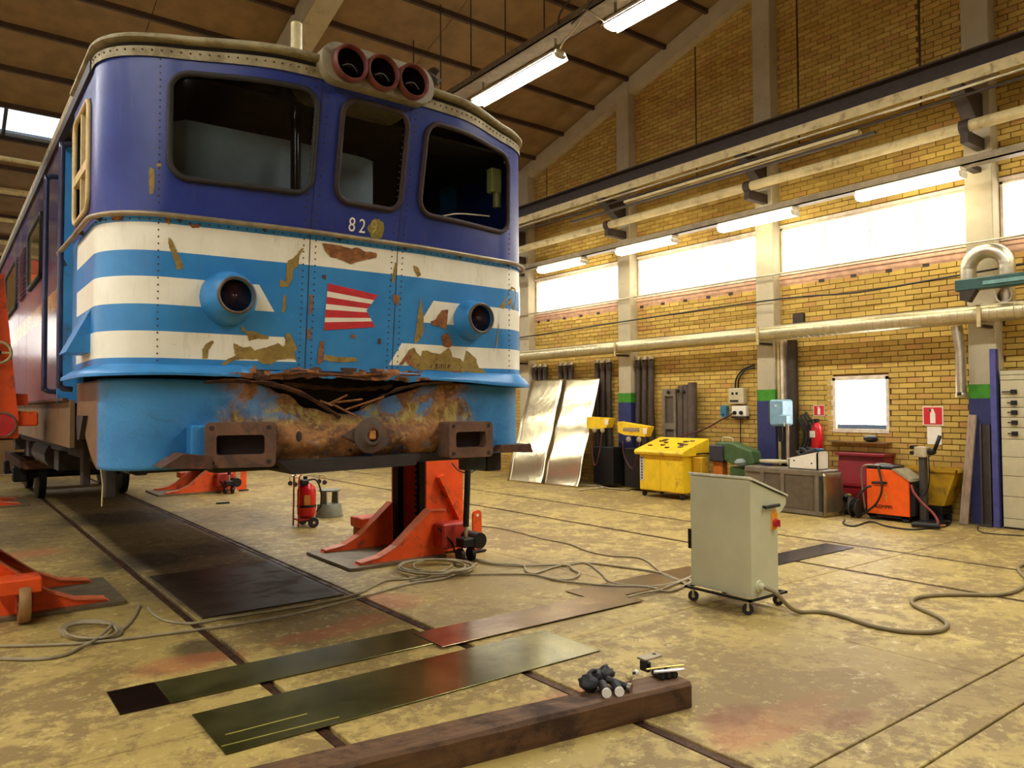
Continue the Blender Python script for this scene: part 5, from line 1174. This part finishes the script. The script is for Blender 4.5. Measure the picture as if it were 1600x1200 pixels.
# ================================================================== along the right wall
M_ALU = NT('rolled_aluminium')
_n = M_ALU.noise(1.4, 4, .5); _n2 = M_ALU.noise(50, 3, .6, stretch=(1, 8, 1))
M_ALU.bump(M_ALU.math('ADD', _n, M_ALU.math('MULTIPLY', _n2, .02)), .28, .08)
M_ALU = M_ALU.out(srgb(222, 208, 168), M_ALU.math('ADD', .17, M_ALU.math('MULTIPLY', _n2, .15)), 1.0)
M_YEL = mat('machine_yellow', srgb(240, 198, 34), .42, var=.08, scale=5, dirt=srgb(170, 120, 30), dirt_amt=.15)
M_OLIVEYEL = mat('dirty_skip_yellow', srgb(186, 142, 20), .55, var=.15, scale=5, dirt=srgb(120, 88, 24), dirt_amt=.35)
M_GREY = mat('grey_steel', srgb(124, 112, 92), .5, .3, var=.15, scale=6)
M_GREYBLUE = mat('pale_blue_enamel', srgb(126, 160, 176), .4, var=.1)
M_MACHGREEN = mat('machine_green', srgb(66, 92, 50), .5, var=.15)
M_WINERED = mat('wine_red_paint', srgb(128, 16, 26), .45, var=.12, scale=4)
M_WELDER = mat('welder_orange', srgb(240, 92, 18), .42, var=.06)
M_SIGNRED = mat('sign_red', srgb(204, 30, 38), .5, var=.04); M_PAPER = mat('white_paper', srgb(232, 222, 198), .8, var=.04)
M_LTGREY = mat('light_grey_enamel', srgb(190, 178, 140), .5, var=.06)

# ---- aluminium sheets leaning on the wall
def alu(label, br, bl, tr_, tl):
    br, bl, tr_, tl = map(Vector, (br, bl, tr_, tl)); b = B()
    b.grid(lambda s, t: (br.lerp(bl, s)).lerp(tr_.lerp(tl, s), t)+Vector((.016*math.sin(t*17+s*1.2)*(1.25-t), 0, 0)), 10, 70)
    return tag(b.build('aluminium_sheet', M_ALU, smooth=True, thick=.004), label, 'sheet', 'leaning aluminium sheets')
alu('shiny aluminium sheet leaning on the wall next to the yellow cart', (10.70, 11.80, .005), (10.62, 12.86, .005), (11.72, 12.14, 2.33), (11.72, 13.33, 2.34))
alu('shiny aluminium sheet leaning half hidden by the locomotive corner', (10.59, 12.875, .005), (10.47, 13.95, .005), (11.70, 13.345, 2.35), (11.70, 14.55, 2.36))
# ---- dark extraction hoses hanging from the duct
for k, (yc, lab) in enumerate(((14.42, 'dark hose hanging in the bundle behind the corner of the locomotive'), (13.46, 'dark hose hanging in the bundle above the aluminium sheets'), (12.2, 'dark hose hanging in the bundle between sheets and column'), (10.95, 'dark hose hanging in the bundle right beside the column'))):
    for j in (-1, 0, 1):
        y = yc+j*.19; hz = 1.0 if k < 2 else .35
        B_ = thing('extraction_hose', lab, 'hose', (11.87, y, hz), 0, 'dark hoses under the duct, bundle %d' % (k+1))
        B().tube([(11.87+.012*math.sin(3*z+j), y, z) for z in [hz+(2.72-hz)*i/12 for i in range(13)]], .06, 12).build('hose', mat('brown_black_hose', srgb(62, 48, 38), .6, var=.25), B_, smooth=True)
        B().lathe([(.07, 0), (.07, .05), (.06, .07)], (11.87, y, 2.68), (0, 0, 1), 14).build('collar', M_GALV, B_, smooth=40)
# ---- yellow-headed machines between sheets and cart
def machine(name, label, y0, y1, zt, tilt, group):
    t = thing(name, label, 'machine', (11.4, (y0+y1)/2, 0), 0, group); yc = (y0+y1)/2
    B().cbox(11.25, 11.6, y0+.05, y1-.05, .05, .85, .02).build('body', M_IRON, t)
    B().cyl((11.3, yc, .85), (11.3, yc, zt-.2), .05, n=10).build('post', M_IRON, t)
    b = B(); b.prism([(y0, zt), (y1, zt-tilt), (y1, zt-.22-tilt), (y1-.2, zt-.27-tilt), (y0+.1, zt-.2)], 'yz', 11.12, 11.3); b.build('head', M_YEL, t)
    B().box(11.112, 11.12, y0+.04, y0+.14, zt-.14, zt-.03).build('sticker', M_PAPER, t)
    for q in (.28, .62): B().lathe([(.02, 0), (.055, 0), (.055, .03), (.02, .05)], (11.12, y0+(y1-y0)*q, zt-.26), (-1, 0, 0), 12).build('dial', mat('grey_beige_dial', srgb(160, 146, 110), .5), t, smooth=40)
    B().tube(smoothpath([(11.1, y0+.2, zt-.3), (11.05, y0+.25, .7), (11.08, y0+.4, .45), (11.1, y1-.2, .7), (11.12, y1-.15, zt-.3)], 5), .014, 6).build('lead', mat('dark_red_lead', srgb(80, 30, 26), .6), t, smooth=True)
    return t
machine('spot_welder', 'yellow-headed welding machine partly behind the leaning aluminium sheet', 11.25, 11.95, 1.46, -.02, 'yellow-headed machines by the wall')
machine('spot_welder', 'yellow-headed welding machine beside the yellow cart, with a maker plate', 10.18, 11.02, 1.30, -.09, 'yellow-headed machines by the wall')
B_ = bpy.data.objects['spot_welder.001']; B().box(11.11, 11.12, 10.42, 10.86, 1.20, 1.27).build('name_plate', mat('grey_maker_plate', srgb(150, 130, 110), .5), B_)
for k, (u0, v0, u1, v1) in enumerate(((905, 766, 990, 757), (940, 752, 1000, 764), (925, 742, 975, 756))):
    p, q = at_z(u0, v0, .02), at_z(u1, v1, .02); p.x = min(p.x, 11.1); q.x = min(q.x, 11.1); tag(B().tube(smoothpath([p, p.lerp(q, .4)+Vector((.1, .05, .0)), p.lerp(q, .7)+Vector((-.08, 0, .0)), q], 6), .018, 6).build('loose_lead', M_CABLE if k else M_WHITECABLE, smooth=True), ['pale lead trailing on the floor from the aluminium sheet to the cart', 'grey lead lying on the floor in front of the cart', 'short grey lead at the foot of the welding machines'][k], 'cable')
# ---- yellow cart
yc_ = thing('tool_cart', 'yellow two-door workshop cart with a sloping tray top, on casters', 'cart', (11, 9.5, 0))
B().cbox(10.69, 11.30, 8.96, 10.02, .12, .80, .012).build('body', M_YEL, yc_)
for a, c in ((9.50, 10.0), (8.98, 9.48)): B().cbox(10.675, 10.692, a, c, .14, .78, .004).build('door', M_YEL, yc_)
b = B(); b.prism([(10.62, .79), (10.60, .84), (10.62, .88), (11.34, 1.10), (11.36, 1.06), (11.36, .79)], 'xz', 8.90, 10.08); tp_ = b.build('top_tray', M_YEL, yc_, bevel=.012)
rt = random.Random(4)
for k in range(16):
    x, y = rt.uniform(10.75, 11.22), rt.uniform(9.05, 9.95); z = .88+(x-10.62)*.3056
    B().cbox(x-.03, x+.03, y-.04, y+.04, z-.005, z+.02, .006).build('small_part', M_DKRUST if k % 3 else M_GREY, tp_)
B().box(10.668, 10.676, 9.90, 9.98, .30, .76).build('side_strip', mat('white_blue_strip', srgb(196, 196, 190), .5), yc_)
for i in range(8): B().box(10.664, 10.669, 9.92, 9.96, .33+.053*i, .365+.053*i).build('strip_mark', mat('dark_blue_mark', srgb(60, 70, 100), .5), yc_)
for x in (10.75, 11.24):
    for y in (9.03, 9.95):
        w = B().lathe([(.01, -.018), (.05, -.018), (.055, -.01), (.055, .01), (.05, .018), (.01, .018)], (x, y, .055), (.3, .95, 0), 16).build('caster', M_BLACK, yc_, smooth=40); B().box(x-.02, x+.02, y-.025, y+.025, .06, .125).build('fork', M_DKRUST, w)
B().tube(smoothpath([(11.0, 8.96, .82), (11.0, 8.80, .84), (11.15, 8.78, .84), (11.28, 8.80, .83), (11.28, 8.96, .82)], 5), .014, 8).build('push_handle', M_IRON, yc_, smooth=True)
B().cbox(10.9, 11.1, 8.72, 8.93, .42, .78, .02).build('side_pouch', M_OLIVEYEL, yc_)
# ---- grey panels leaning behind the cart
gp = thing('machine_guard', 'grey steel machine guard with cut-outs leaning on the bricks behind the cart', 'guard', (11.75, 9.9, 0))
o = rrect(9.98, 10.33, .02, 2.05, .03, 3); 
b = B(); b.box(11.70, 11.76, 9.98, 10.04, .02, 2.05); b.box(11.70, 11.76, 10.26, 10.33, .02, 2.05); b.box(11.70, 11.76, 10.04, 10.26, 1.9, 2.05); b.box(11.70, 11.76, 10.04, 10.26, 1.24, 1.36); b.box(11.70, 11.76, 10.04, 10.26, .02, .9); b.build('plate', M_GREY, gp)
B().box(11.75, 11.765, 10.03, 10.27, .9, 1.92).build('backing', mat('dark_grey_backing', srgb(84, 74, 62), .6), gp)
for y, r, zt in ((9.88, .07, 2.1), (9.74, .07, 2.12), (9.6, .09, 2.16)): B().cyl((11.72, y, .02), (11.76, y, zt), r, n=14).build('tube', mat('dark_grey_tube', srgb(96, 84, 72), .45, .4), gp, smooth=40)
for p in ((11.68, 10.15, 1.98), (11.65, 9.88, 2.0), (11.66, 9.74, 1.98)): B().sphere(p, .035, 10, 6).build('bolt', M_IRON, gp)
# ---- sockets and switch boxes on the wall
eb = thing('switch_box', 'beige switch box on the bricks with curved conduits above', 'switch box', (11.95, 8.67, 1.75)); B().cbox(11.86, XW-.025, 8.50, 8.84, 1.73, 2.03, .012).build('box', M_LTGREY, eb); B().box(11.85, 11.862, 8.62, 8.80, 1.77, 1.81).build('slot', M_INK, eb)
for y in (8.65, 8.74): B().cyl((11.85, y, 1.93), (11.87, y, 1.93), .025, n=12).build('knob', M_IRON, eb)
for dy in (0, .06): B().tube(smoothpath([(11.92, 8.72-dy, 2.03), (11.92, 8.70-dy, 2.2), (11.92, 8.56-dy, 2.36), (11.92, 8.3, 2.45-dy)], 6), .016, 8).build('conduit', M_IRON, eb, smooth=True)
so = thing('socket_box', 'white double socket box with a black plug below the switch box', 'socket box', (11.95, 8.6, 1.5)); B().cbox(11.87, XW-.025, 8.46, 8.78, 1.50, 1.70, .012).build('box', M_PAPER, so)
for y in (8.56, 8.70): B().cyl((11.84, y, 1.57), (11.875, y, 1.57), .035, n=14).build('outlet', M_IRON, so)
B().box(11.88, XW-.025, 8.46, 8.80, 1.47, 1.50).build('base_rail', M_INK, so)
cable('plug_lead', 'dark lead sagging from the wall socket to the yellow cart', [(11.84, 8.72, 1.56), (11.75, 8.9, 1.45), (11.6, 9.15, 1.28), (11.45, 9.4, 1.18), (11.35, 9.6, 1.12)], .014, mat('dark_red_lead', srgb(80, 30, 26), .6))
cable('wall_lead', 'dark lead dropping straight down from the socket box', [(11.93, 8.62, 1.48), (11.93, 8.63, 1.2), (11.93, 8.62, .8), (11.93, 8.63, .3)], .01, M_IRON)
bb_ = thing('wall_dispenser', 'small rounded blue dispenser on the bricks beside the socket box', 'dispenser', (11.95, 8.97, 1.5)); B().prism([(y, z) for y, z in rrect(8.91, 9.04, 1.48, 1.71, .05, 5)], 'yz', 11.88, XW-.025).build('case', mat('teal_blue_plastic', srgb(52, 112, 140), .4), bb_); B().cyl((11.875, 8.975, 1.53), (11.885, 8.975, 1.53), .02, n=10).build('outlet', M_IRON, bb_)
# ---- green bench machine
gm = thing('belt_grinder', 'green belt grinder with a dark guard on an orange pedestal', 'grinder', (11.3, 8.3, 0))
b = B(); b.prism([(8.62, 1.05), (8.30, 1.06), (7.85, .92), (7.80, .70), (8.05, .62), (8.35, .70), (8.62, .80)], 'yz', 11.15, 11.42); b.build('motor_body', M_MACHGREEN, gm, bevel=.03)
B().cbox(11.1, 11.4, 8.42, 8.72, .70, 1.0, .02).build('belt_guard', mat('dark_slate_guard', srgb(50, 50, 60), .5), gm); B().cbox(11.17, 11.38, 8.5, 8.70, .05, .72, .03).build('pedestal', mat('ochre_orange_pedestal', srgb(196, 110, 36), .5), gm)
B().cbox(11.2, 11.4, 7.9, 8.35, .0, .62, .02).build('stand', M_MACHGREEN, gm); B().cbox(11.05, 11.5, 7.9, 8.8, .0, .05, .01).build('foot', M_IRON, gm)
B().tube(smoothpath([(11.28, 8.32, 1.04), (11.28, 8.34, 1.12), (11.28, 8.52, 1.13), (11.28, 8.55, 1.05)], 5), .014, 8).build('carry_handle', M_LTGREY, gm, smooth=True); B().lathe([(.03, 0), (.09, .01), (.10, .06), (.06, .1)], (11.05, 8.0, .68), (-.2, 0, 1), 16).build('wheel_cover', mat('grey_cover', srgb(120, 126, 120), .5), gm, smooth=40)
# ---- drill press
dp = thing('drill_press', 'pale blue drill press with a black column and round table', 'drill press', (11.35, 7.35, 0))
B().cyl((11.45, 7.40, .08), (11.45, 7.40, 1.78), .06, n=16).build('column', M_IRON, dp, smooth=40); B().cbox(11.23, 11.62, 7.2, 7.6, .0, .08, .015).build('base', M_IRON, dp)
B().cbox(11.22, 11.62, 7.38, 7.56, 1.40, 1.78, .03).build('motor', M_MACHGREEN, dp); B().cbox(11.10, 11.45, 7.22, 7.46, 1.36, 1.80, .03).build('head', M_GREYBLUE, dp); B().cbox(11.06, 11.2, 7.12, 7.26, 1.38, 1.55, .02).build('feed_box', M_GREYBLUE, dp)
B().cyl((11.18, 7.30, 1.1), (11.18, 7.30, 1.37), .035, .045, 14).build('chuck', M_IRON, dp, smooth=40); B().cyl((11.18, 7.17, .72), (11.18, 7.17, 1.4), .025, n=10).build('guide_rod', M_GALV, dp, smooth=40); B().tube([(11.02, 7.12, 1.36), (11.10, 7.18, 1.46)], .012, 8).build('feed_lever', M_GALV, dp); B().cyl((11.098, 7.33, 1.7), (11.105, 7.33, 1.7), .02, n=10).build('lamp_button', M_PAPER, dp)
B().lathe([(.05, .70), (.05, .74), (.26, .75), (.27, .765), (.27, .785), (.05, .79)], (11.22, 7.42, 0), (0, 0, 1), 24).build('table', M_LTGREY, dp, smooth=40); B().cbox(11.24, 11.36, 7.35, 7.5, .08, .70, .01).build('table_post', M_GREY, dp)
# ---- hoses on the wall, extinguisher, signs
for k in range(4):
    pts = [(11.86, 7.30-.16*math.sin(PI*i/12)*(1-.1*k)+.05*k-.05, 1.58-.03*k-(.75-.05*k)*i/12) for i in range(13)]
    tag(B().tube(smoothpath(pts, 3), .022, 8).build('welding_hose', M_BLACK, smooth=True), 'thick black hose draped on the wall between drill press and extinguisher', 'hose', 'black hoses draped on the wall')
we = thing('wall_extinguisher', 'red fire extinguisher hanging on the bricks under the small sign', 'extinguisher', (11.88, 7.06, .9))
B().lathe([(.05, 0), (.09, .01), (.095, .04), (.095, .38), (.08, .44), (.035, .48), (.03, .5)], (11.875, 7.06, .92), (0, 0, 1), 22).build('cylinder', M_EXT, we, smooth=True); B().box(11.772, 11.79, 7.04, 7.13, 1.16, 1.27).build('label', M_PAPER, we); B().cbox(11.83, 11.92, 7.03, 7.10, 1.41, 1.47, .01).build('valve', M_IRON, we); B().tube(smoothpath([(11.85, 7.08, 1.45), (11.82, 7.17, 1.44), (11.82, 7.19, 1.3), (11.83, 7.18, 1.0)], 5), .012, 8).build('hose', M_BLACK, we, smooth=True)
def ext_sign(name, label, y0, y1, z0, z1):
    t = thing(name, label, 'sign', (XW-.03, (y0+y1)/2, z0)); x = XW-.032
    B().box(x, x+.006, y0, y1, z0, z1).build('border', M_PAPER, t); m = .05*(y1-y0); B().box(x-.002, x, y0+m, y1-m, z0+m, z1-m).build('red_field', M_SIGNRED, t)
    yc, h = (y0+y1)/2, z1-z0
    s = B(); s.prism([(yc+a*h, z0+c*h) for a, c in ((-.13, .12), (.13, .12), (.13, .62), (.07, .72), (.05, .8), (.10, .86), (.22, .82), (.22, .76), (.16, .84), (-.02, .88), (-.06, .78), (-.08, .72), (-.13, .62))], 'yz', x-.004, x-.002); s.build('extinguisher_symbol', M_OFFWHITE, t)
ext_sign('extinguisher_sign', 'small red and white extinguisher sign beside the little window', 6.97, 7.17, 1.52, 1.705); ext_sign('extinguisher_sign', 'large red and white extinguisher sign above the paper notice', 5.075, 5.37, 1.385, 1.675)
tag(B().box(XW-.032, XW-.028, 5.105, 5.31, 1.10, 1.365).build('paper_notice', M_PAPER), 'white paper notice on the bricks below the large sign', 'notice')
bl = thing('welding_helmet', 'dark rounded welding helmet on the ledge under the little window', 'helmet', (11.9, 6.15, 1.12)); B().sphere((11.9, 6.15, 1.165), .1, 14, 10, (.8, 1.15, .55)).build('shell', M_BLACK, bl, smooth=True); B().box(11.80, 11.83, 6.08, 6.2, 1.14, 1.18).build('visor', M_INK, bl); tag(B().box(11.82, XW-.025, 5.85, 6.85, 1.085, 1.11).build('wall_shelf', M_MORTAR), 'narrow ledge on the bricks under the little window', 'ledge')
# ---- dented metal cabinet with white box, bent sheet
mc = thing('metal_cabinet', 'dented low metal cabinet with two dark panels, below the drill press', 'cabinet', (10.95, 6.95, 0))
b = B(); b.box(10.74, 11.17, 6.28, 7.70, .0, .70); b.build('body', M_GREY, mc, bevel=.01)
for a, c in ((6.98, 7.28), (6.46, 6.94)): B().box(10.728, 10.742, a, c, .09, .60).build('panel', mat('dark_taupe_panel', srgb(92, 78, 58), .6), mc)
for z in (.02, .62): B().box(10.715, 10.742, 6.30, 7.68, z, z+.06).build('rail', M_GREY, mc)
for y in (6.36, 6.95, 7.32): B().box(10.715, 10.742, y, y+.06, .08, .62).build('stile', M_GREY, mc)
B().box(10.72, 10.735, 6.30, 6.34, .05, .68).build('door_gap', M_INK, mc)
bs = B(); bs.grid(lambda s, t: Vector((10.66+.52*s+.04*math.sin(t*3+s), 6.26-.05*s-.03*math.sin(s*4)*t, .005+.66*t)), 8, 8); tag(bs.build('bent_sheet', mat('scuffed_bare_steel', srgb(160, 146, 112), .28, .8, var=.15, scale=4), smooth=True, thick=.004), 'bent bare steel sheet standing at the end of the metal cabinet', 'sheet')
wb = thing('white_crate', 'white open crate full of black cables on the metal cabinet', 'crate', (10.95, 6.65, .7)); b = B(); b.prism([(6.42, .705), (6.92, .705), (6.94, .86), (6.42, .98)], 'yz', 10.80, 10.82); b.build('front_side', M_PAPER, wb); B().box(10.80, 11.12, 6.42, 6.44, .705, .97).build('end_side', M_PAPER, wb); B().box(10.80, 11.12, 6.90, 6.92, .705, .86).build('end_side', M_PAPER, wb); B().box(11.10, 11.12, 6.42, 6.92, .705, .97).build('rear_side', M_PAPER, wb); B().box(10.80, 11.12, 6.42, 6.92, .705, .715).build('bottom', M_PAPER, wb)
for q in ((6.82, .83), (6.52, .80)): B().cyl((10.797, q[0], q[1]), (10.803, q[0], q[1]), .014, n=10).build('hole', M_INK, wb)
rc = random.Random(2)
for k in range(5):
    pts = [(10.95+.10*math.cos(a+k), 6.67+.19*math.sin(a*1.3+k), .87+.02*k+.07*abs(math.sin(a*2+k))) for a in [2*PI*i/10 for i in range(11)]]
    tag(B().tube(smoothpath(pts, 4), .02, 6).build('crate_cable', M_BLACK, smooth=True), 'black cable heaped in the white crate', 'cable', 'black cables in the white crate')
tag(B().cbox(10.85, 10.98, 6.40, 6.55, .985, 1.03, .012).build('blue_glove', mat('dark_blue_cloth', srgb(40, 70, 96), .8)), 'dark blue cloth lying on the black cables in the crate', 'cloth')
# ---- red container, welder, feeder stand, yellow skip
rb = thing('red_container', 'wine red sheet steel container between the cabinet and the orange welder', 'container', (11.75, 6.15, 0))
b = B(); b.prism([(11.62, .08), (11.58, .46), (11.66, .92), (11.95, .92), (11.95, .08)], 'xz', 5.80, 6.56); b.build('body', M_WINERED, rb, bevel=.012); B().box(11.57, 11.95, 5.78, 6.58, .90, .935).build('rim', M_WINERED, rb); B().box(11.56, 11.6, 5.80, 6.56, .42, .46).build('fold', M_WINERED, rb); B().box(11.598, 11.61, 6.33, 6.41, .25, .32).build('sticker', M_YELLAB, rb); B().box(11.64, 11.93, 5.86, 6.5, .0, .08).build('skid', M_IRON, rb)
wl_ = thing('welder', 'orange welding machine with a sloping front on small wheels', 'welder', (11.3, 5.5, 0))
b = B(); b.prism([(5.81, .09), (5.81, .75), (5.40, .75), (5.19, .61), (5.19, .09)], 'yz', 11.10, 11.48); wb_ = b.build('body', M_WELDER, wl_, bevel=.008)
B().prism([(5.42, .765), (5.41, .75), (5.17, .60), (5.14, .60), (5.16, .64), (5.38, .775)], 'yz', 11.08, 11.46).build('sloping_panel', mat('beige_grey_panel', srgb(150, 140, 110), .5), wl_)
B().prism([(5.19, .09), (5.19, .60), (5.12, .58), (5.12, .12)], 'yz', 11.12, 11.46).build('front_panel', M_IRON, wl_); B().cbox(11.1, 11.48, 5.42, 5.82, .75, .80, .015).build('top_tray', M_IRON, wl_)
for s in (11.1, 11.45): B().tube(smoothpath([(s, 5.84, .12), (s, 5.88, .5), (s, 5.88, .74), (s, 5.8, .80), (s, 5.6, .80)], 5), .014, 8).build('frame_tube', M_GREY, wl_, smooth=True)
B().tube([(11.08, 5.5, .56), (11.08, 5.72, .55)], .016, 8).build('handle', M_IRON, wl_)
text_mesh('maker_name', 'KEMPPI', .095, M_IRON, wl_, face_mtx((11.094, 5.56, .2), (0, -1, 0), (0, 0, 1)) @ Matrix.Diagonal((.85, .8, 1, 1)), .001)
B().prism([(5.565, .42), (5.52, .38), (5.535, .36), (5.50, .28), (5.52, .34), (5.50, .35)], 'yz', 11.094, 11.1).build('bolt_emblem', M_YELLAB, wl_)
for y in (5.26, 5.74):
    for x in (11.14, 11.44): B().lathe([(.01, -.02), (.055, -.02), (.06, -.01), (.06, .01), (.055, .02), (.01, .02)], (x, y, .06), (1, 0, 0), 18).build('wheel', M_BLACK, wl_, smooth=40)
B().box(11.12, 11.46, 5.2, 5.82, .05, .09).build('chassis', M_IRON, wl_)
for k, pts in enumerate(([(11.08, 5.62, .78), (11.04, 5.55, .5), (11.04, 5.62, .28), (11.05, 5.78, .12), (11.06, 5.9, .05)], [(11.06, 5.72, .5), (11.02, 5.8, .45), (11.0, 6.0, .2), (11.02, 6.2, .05)])):
    cable('torch_lead', ['black torch lead hanging over the side of the orange welder', 'black lead drooping from the welder handle to the floor'][k], pts, .016, M_BLACK)
fs_ = thing('feeder_stand', 'dark post carrying a wire feeder head next to the orange welder', 'stand', (11.25, 5.05, 0))
B().cbox(11.2, 11.29, 5.01, 5.10, .04, .96, .008).build('post', mat('dark_grey_post', srgb(62, 56, 50), .5), fs_); B().cbox(11.05, 11.45, 4.80, 5.11, .0, .05, .01).build('foot', M_IRON, fs_); B().cbox(11.17, 11.33, 4.98, 5.16, .95, 1.10, .01).build('feeder', mat('cream_feeder', srgb(186, 170, 136), .5), fs_)
for q in (1.01, 1.09): B().cyl((11.15, 5.17, q), (11.32, 5.17, q), .028, n=12).build('roller', M_IRON, fs_, smooth=40)
B().cbox(11.2, 11.3, 4.885, 4.99, .99, 1.07, .02).build('coupling', M_IRON, fs_); B().tube([(11.25, 4.90, 1.05), (11.25, 4.82, 1.26)], .026, 10).build('torch_grip', M_IRON, fs_, smooth=True); B().tube(smoothpath([(11.18, 4.95, .98), (11.15, 4.93, .7), (11.15, 4.96, .5), (11.16, 5.04, .4), (11.12, 5.1, .5)], 5), .008, 6).build('thin_lead', M_IRON, fs_, smooth=True)
cable('red_lead', 'red and black lead from the welder front to the floor torch', [(11.10, 5.16, .55), (11.02, 5.08, .45), (10.98, 4.95, .32), (10.95, 4.8, .2), (10.9, 4.72, .08), (10.86, 4.78, .03)], .018, mat('red_lead_sheath', srgb(120, 34, 26), .5))
to = thing('welding_torch', 'black welding torch lying on the floor in front of the feeder stand', 'torch', (10.85, 4.85, 0)); B().tube(smoothpath([(10.8, 5.02, .04), (10.82, 4.9, .045), (10.82, 4.76, .05), (10.86, 4.68, .05)], 5), .036, 10).build('body', M_BLACK, to, smooth=True); B().cyl((10.86, 4.69, .05), (10.93, 4.64, .06), .02, .014, 10).build('nozzle', mat('copper_nozzle', srgb(176, 110, 70), .4, .8), to, smooth=40)
ys_ = thing('yellow_skip', 'dirty yellow tapered tipping skip behind the feeder stand', 'skip', (11.75, 5.15, 0))
b = B(); top = [(11.50, 4.72), (11.94, 4.72), (11.94, 5.60), (11.50, 5.60)]; bot = [(11.56, 4.92), (11.88, 4.92), (11.88, 5.52), (11.56, 5.52)]
b.add([(x, y, .76) for x, y in top]+[(x, y, .24) for x, y in bot], [(0, 4, 5, 1), (1, 5, 6, 2), (2, 6, 7, 3), (3, 7, 4, 0), (4, 7, 6, 5)]); b.build('hopper', M_OLIVEYEL, ys_, thick=.008)
b = B(); b.box(11.48, 11.51, 4.70, 5.62, .73, .77); b.box(11.93, 11.96, 4.70, 5.62, .73, .77); b.box(11.48, 11.96, 4.69, 4.72, .73, .77); b.box(11.48, 11.96, 5.60, 5.63, .73, .77); b.build('rim', M_OLIVEYEL, ys_)
B().cbox(11.55, 11.9, 4.95, 5.5, .1, .23, .01).build('base_frame', M_IRON, ys_)
for y in (5.0, 5.44):
    for x in (11.58, 11.86): B().lathe([(.01, -.02), (.055, -.02), (.055, .02), (.01, .02)], (x, y, .055), (1, 0, 0), 16).build('wheel', M_BLACK, ys_)
# ---- dark odds on the floor between container and welder
gh = thing('angle_grinder', 'dark dusty machine head lying on the floor by the red container', 'machine', (11.35, 6.2, 0)); B().sphere((11.35, 6.25, .15), .15, 14, 10, (1, .9, 1)).build('housing', mat('dark_olive_casting', srgb(48, 42, 30), .6, var=.4, scale=14, bump=.4), gh, smooth=True); B().cyl((11.25, 6.25, .2), (11.12, 6.15, .32), .05, .03, 10).build('neck', M_IRON, gh, smooth=40); B().cbox(11.25, 11.5, 6.1, 6.4, .0, .06, .01).build('foot', M_IRON, gh)
wr_ = thing('cable_reel', 'dark cable reel standing on the floor behind the orange welder', 'reel', (11.1, 5.98, 0))
for q in (5.93, 6.03): B().lathe([(.04, -.008), (.14, -.008), (.145, 0), (.14, .008), (.04, .008)], (11.1, q, .145), (0, 1, 0), 22).build('flange', mat('dark_olive_casting', srgb(48, 42, 30), .6), wr_, smooth=40)
B().cyl((11.1, 5.93, .145), (11.1, 6.03, .145), .09, n=18).build('wound_cable', M_BLACK, wr_, smooth=40)
cable('floor_lead', 'thin black lead looping on the floor in front of the welder', [at_z(u, v, .012) for u, v in ((1320, 812), (1318, 818), (1335, 822), (1360, 815), (1385, 822), (1420, 827), (1445, 826), (1478, 822), (1486, 812), (1480, 804))], .012, M_BLACK, n=6)
# ---- plank, steel channel, blue post, electrical cabinet
b = B(); b.M = Matrix.Translation((11.60, 4.68, .0)) @ Matrix.Rotation(math.radians(4.5), 4, 'X') @ Matrix.Rotation(math.radians(3), 4, 'Y'); b.cbox(-.02, .02, -.055, .055, .006, 1.56, .004); tag(b.build('plank', mat('weathered_grey_plank', srgb(150, 128, 104), .8, var=.25, scale=8, stretch=(6, 6, .8), bump=.3)), 'weathered grey plank leaning against the column', 'plank')
b = B(); b.box(11.66, 11.72, 4.34, 4.36, .01, 1.42); b.box(11.66, 11.72, 4.45, 4.47, .01, 1.42); b.box(11.71, 11.73, 4.34, 4.47, .01, 1.42); b.box(11.60, 11.73, 4.33, 4.48, .0, .03); sc_ = b.build('steel_channel', mat('dark_taupe_steel', srgb(70, 62, 56), .55, .3)); tag(sc_, 'dark steel channel standing between the plank and the blue post', 'channel')
tag(B().cbox(11.64, 11.74, 4.235, 4.315, .0, 2.47, .006).build('blue_post', mat('violet_blue_steel', srgb(70, 70, 128), .5)), 'tall violet-blue steel post beside the electrical cabinet', 'post')
ec = thing('electrical_cabinet', 'beige electrical cabinet with a column of black switch handles', 'cabinet', (11.85, 3.8, 0))
B().box(11.69, XW-.02, 3.3, 4.20, .0, 2.17).build('body', M_IRON, ec)
zz = [0.02, .14, .44, .72, .98, 1.22, 1.38, 1.52, 1.655, 1.79, 2.03, 2.10, 2.165]
for a, c in zip(zz, zz[1:]): B().cbox(11.675, 11.70, 3.3, 4.20, a+.003, c-.003, .004).build('panel', M_LTGREY, ec)
for z in (1.87, 1.72, 1.588, 1.45, 1.30):
    h_ = B().cbox(11.63, 11.676, 3.995, 4.065, z-.03, z+.03, .006).build('switch_handle', M_IRON, ec); B().box(11.64, 11.655, 4.06, 4.11 if z < 1.8 else 4.17, z-.008, z+.008).build('lever', M_IRON, h_)
cable('floor_lead', 'thin dark lead lying on the floor along the electrical cabinet', [at_z(u, v, .008) for u, v in ((1528, 822), (1530, 830), (1550, 834), (1580, 836), (1620, 838))], .007, M_IRON, n=6)
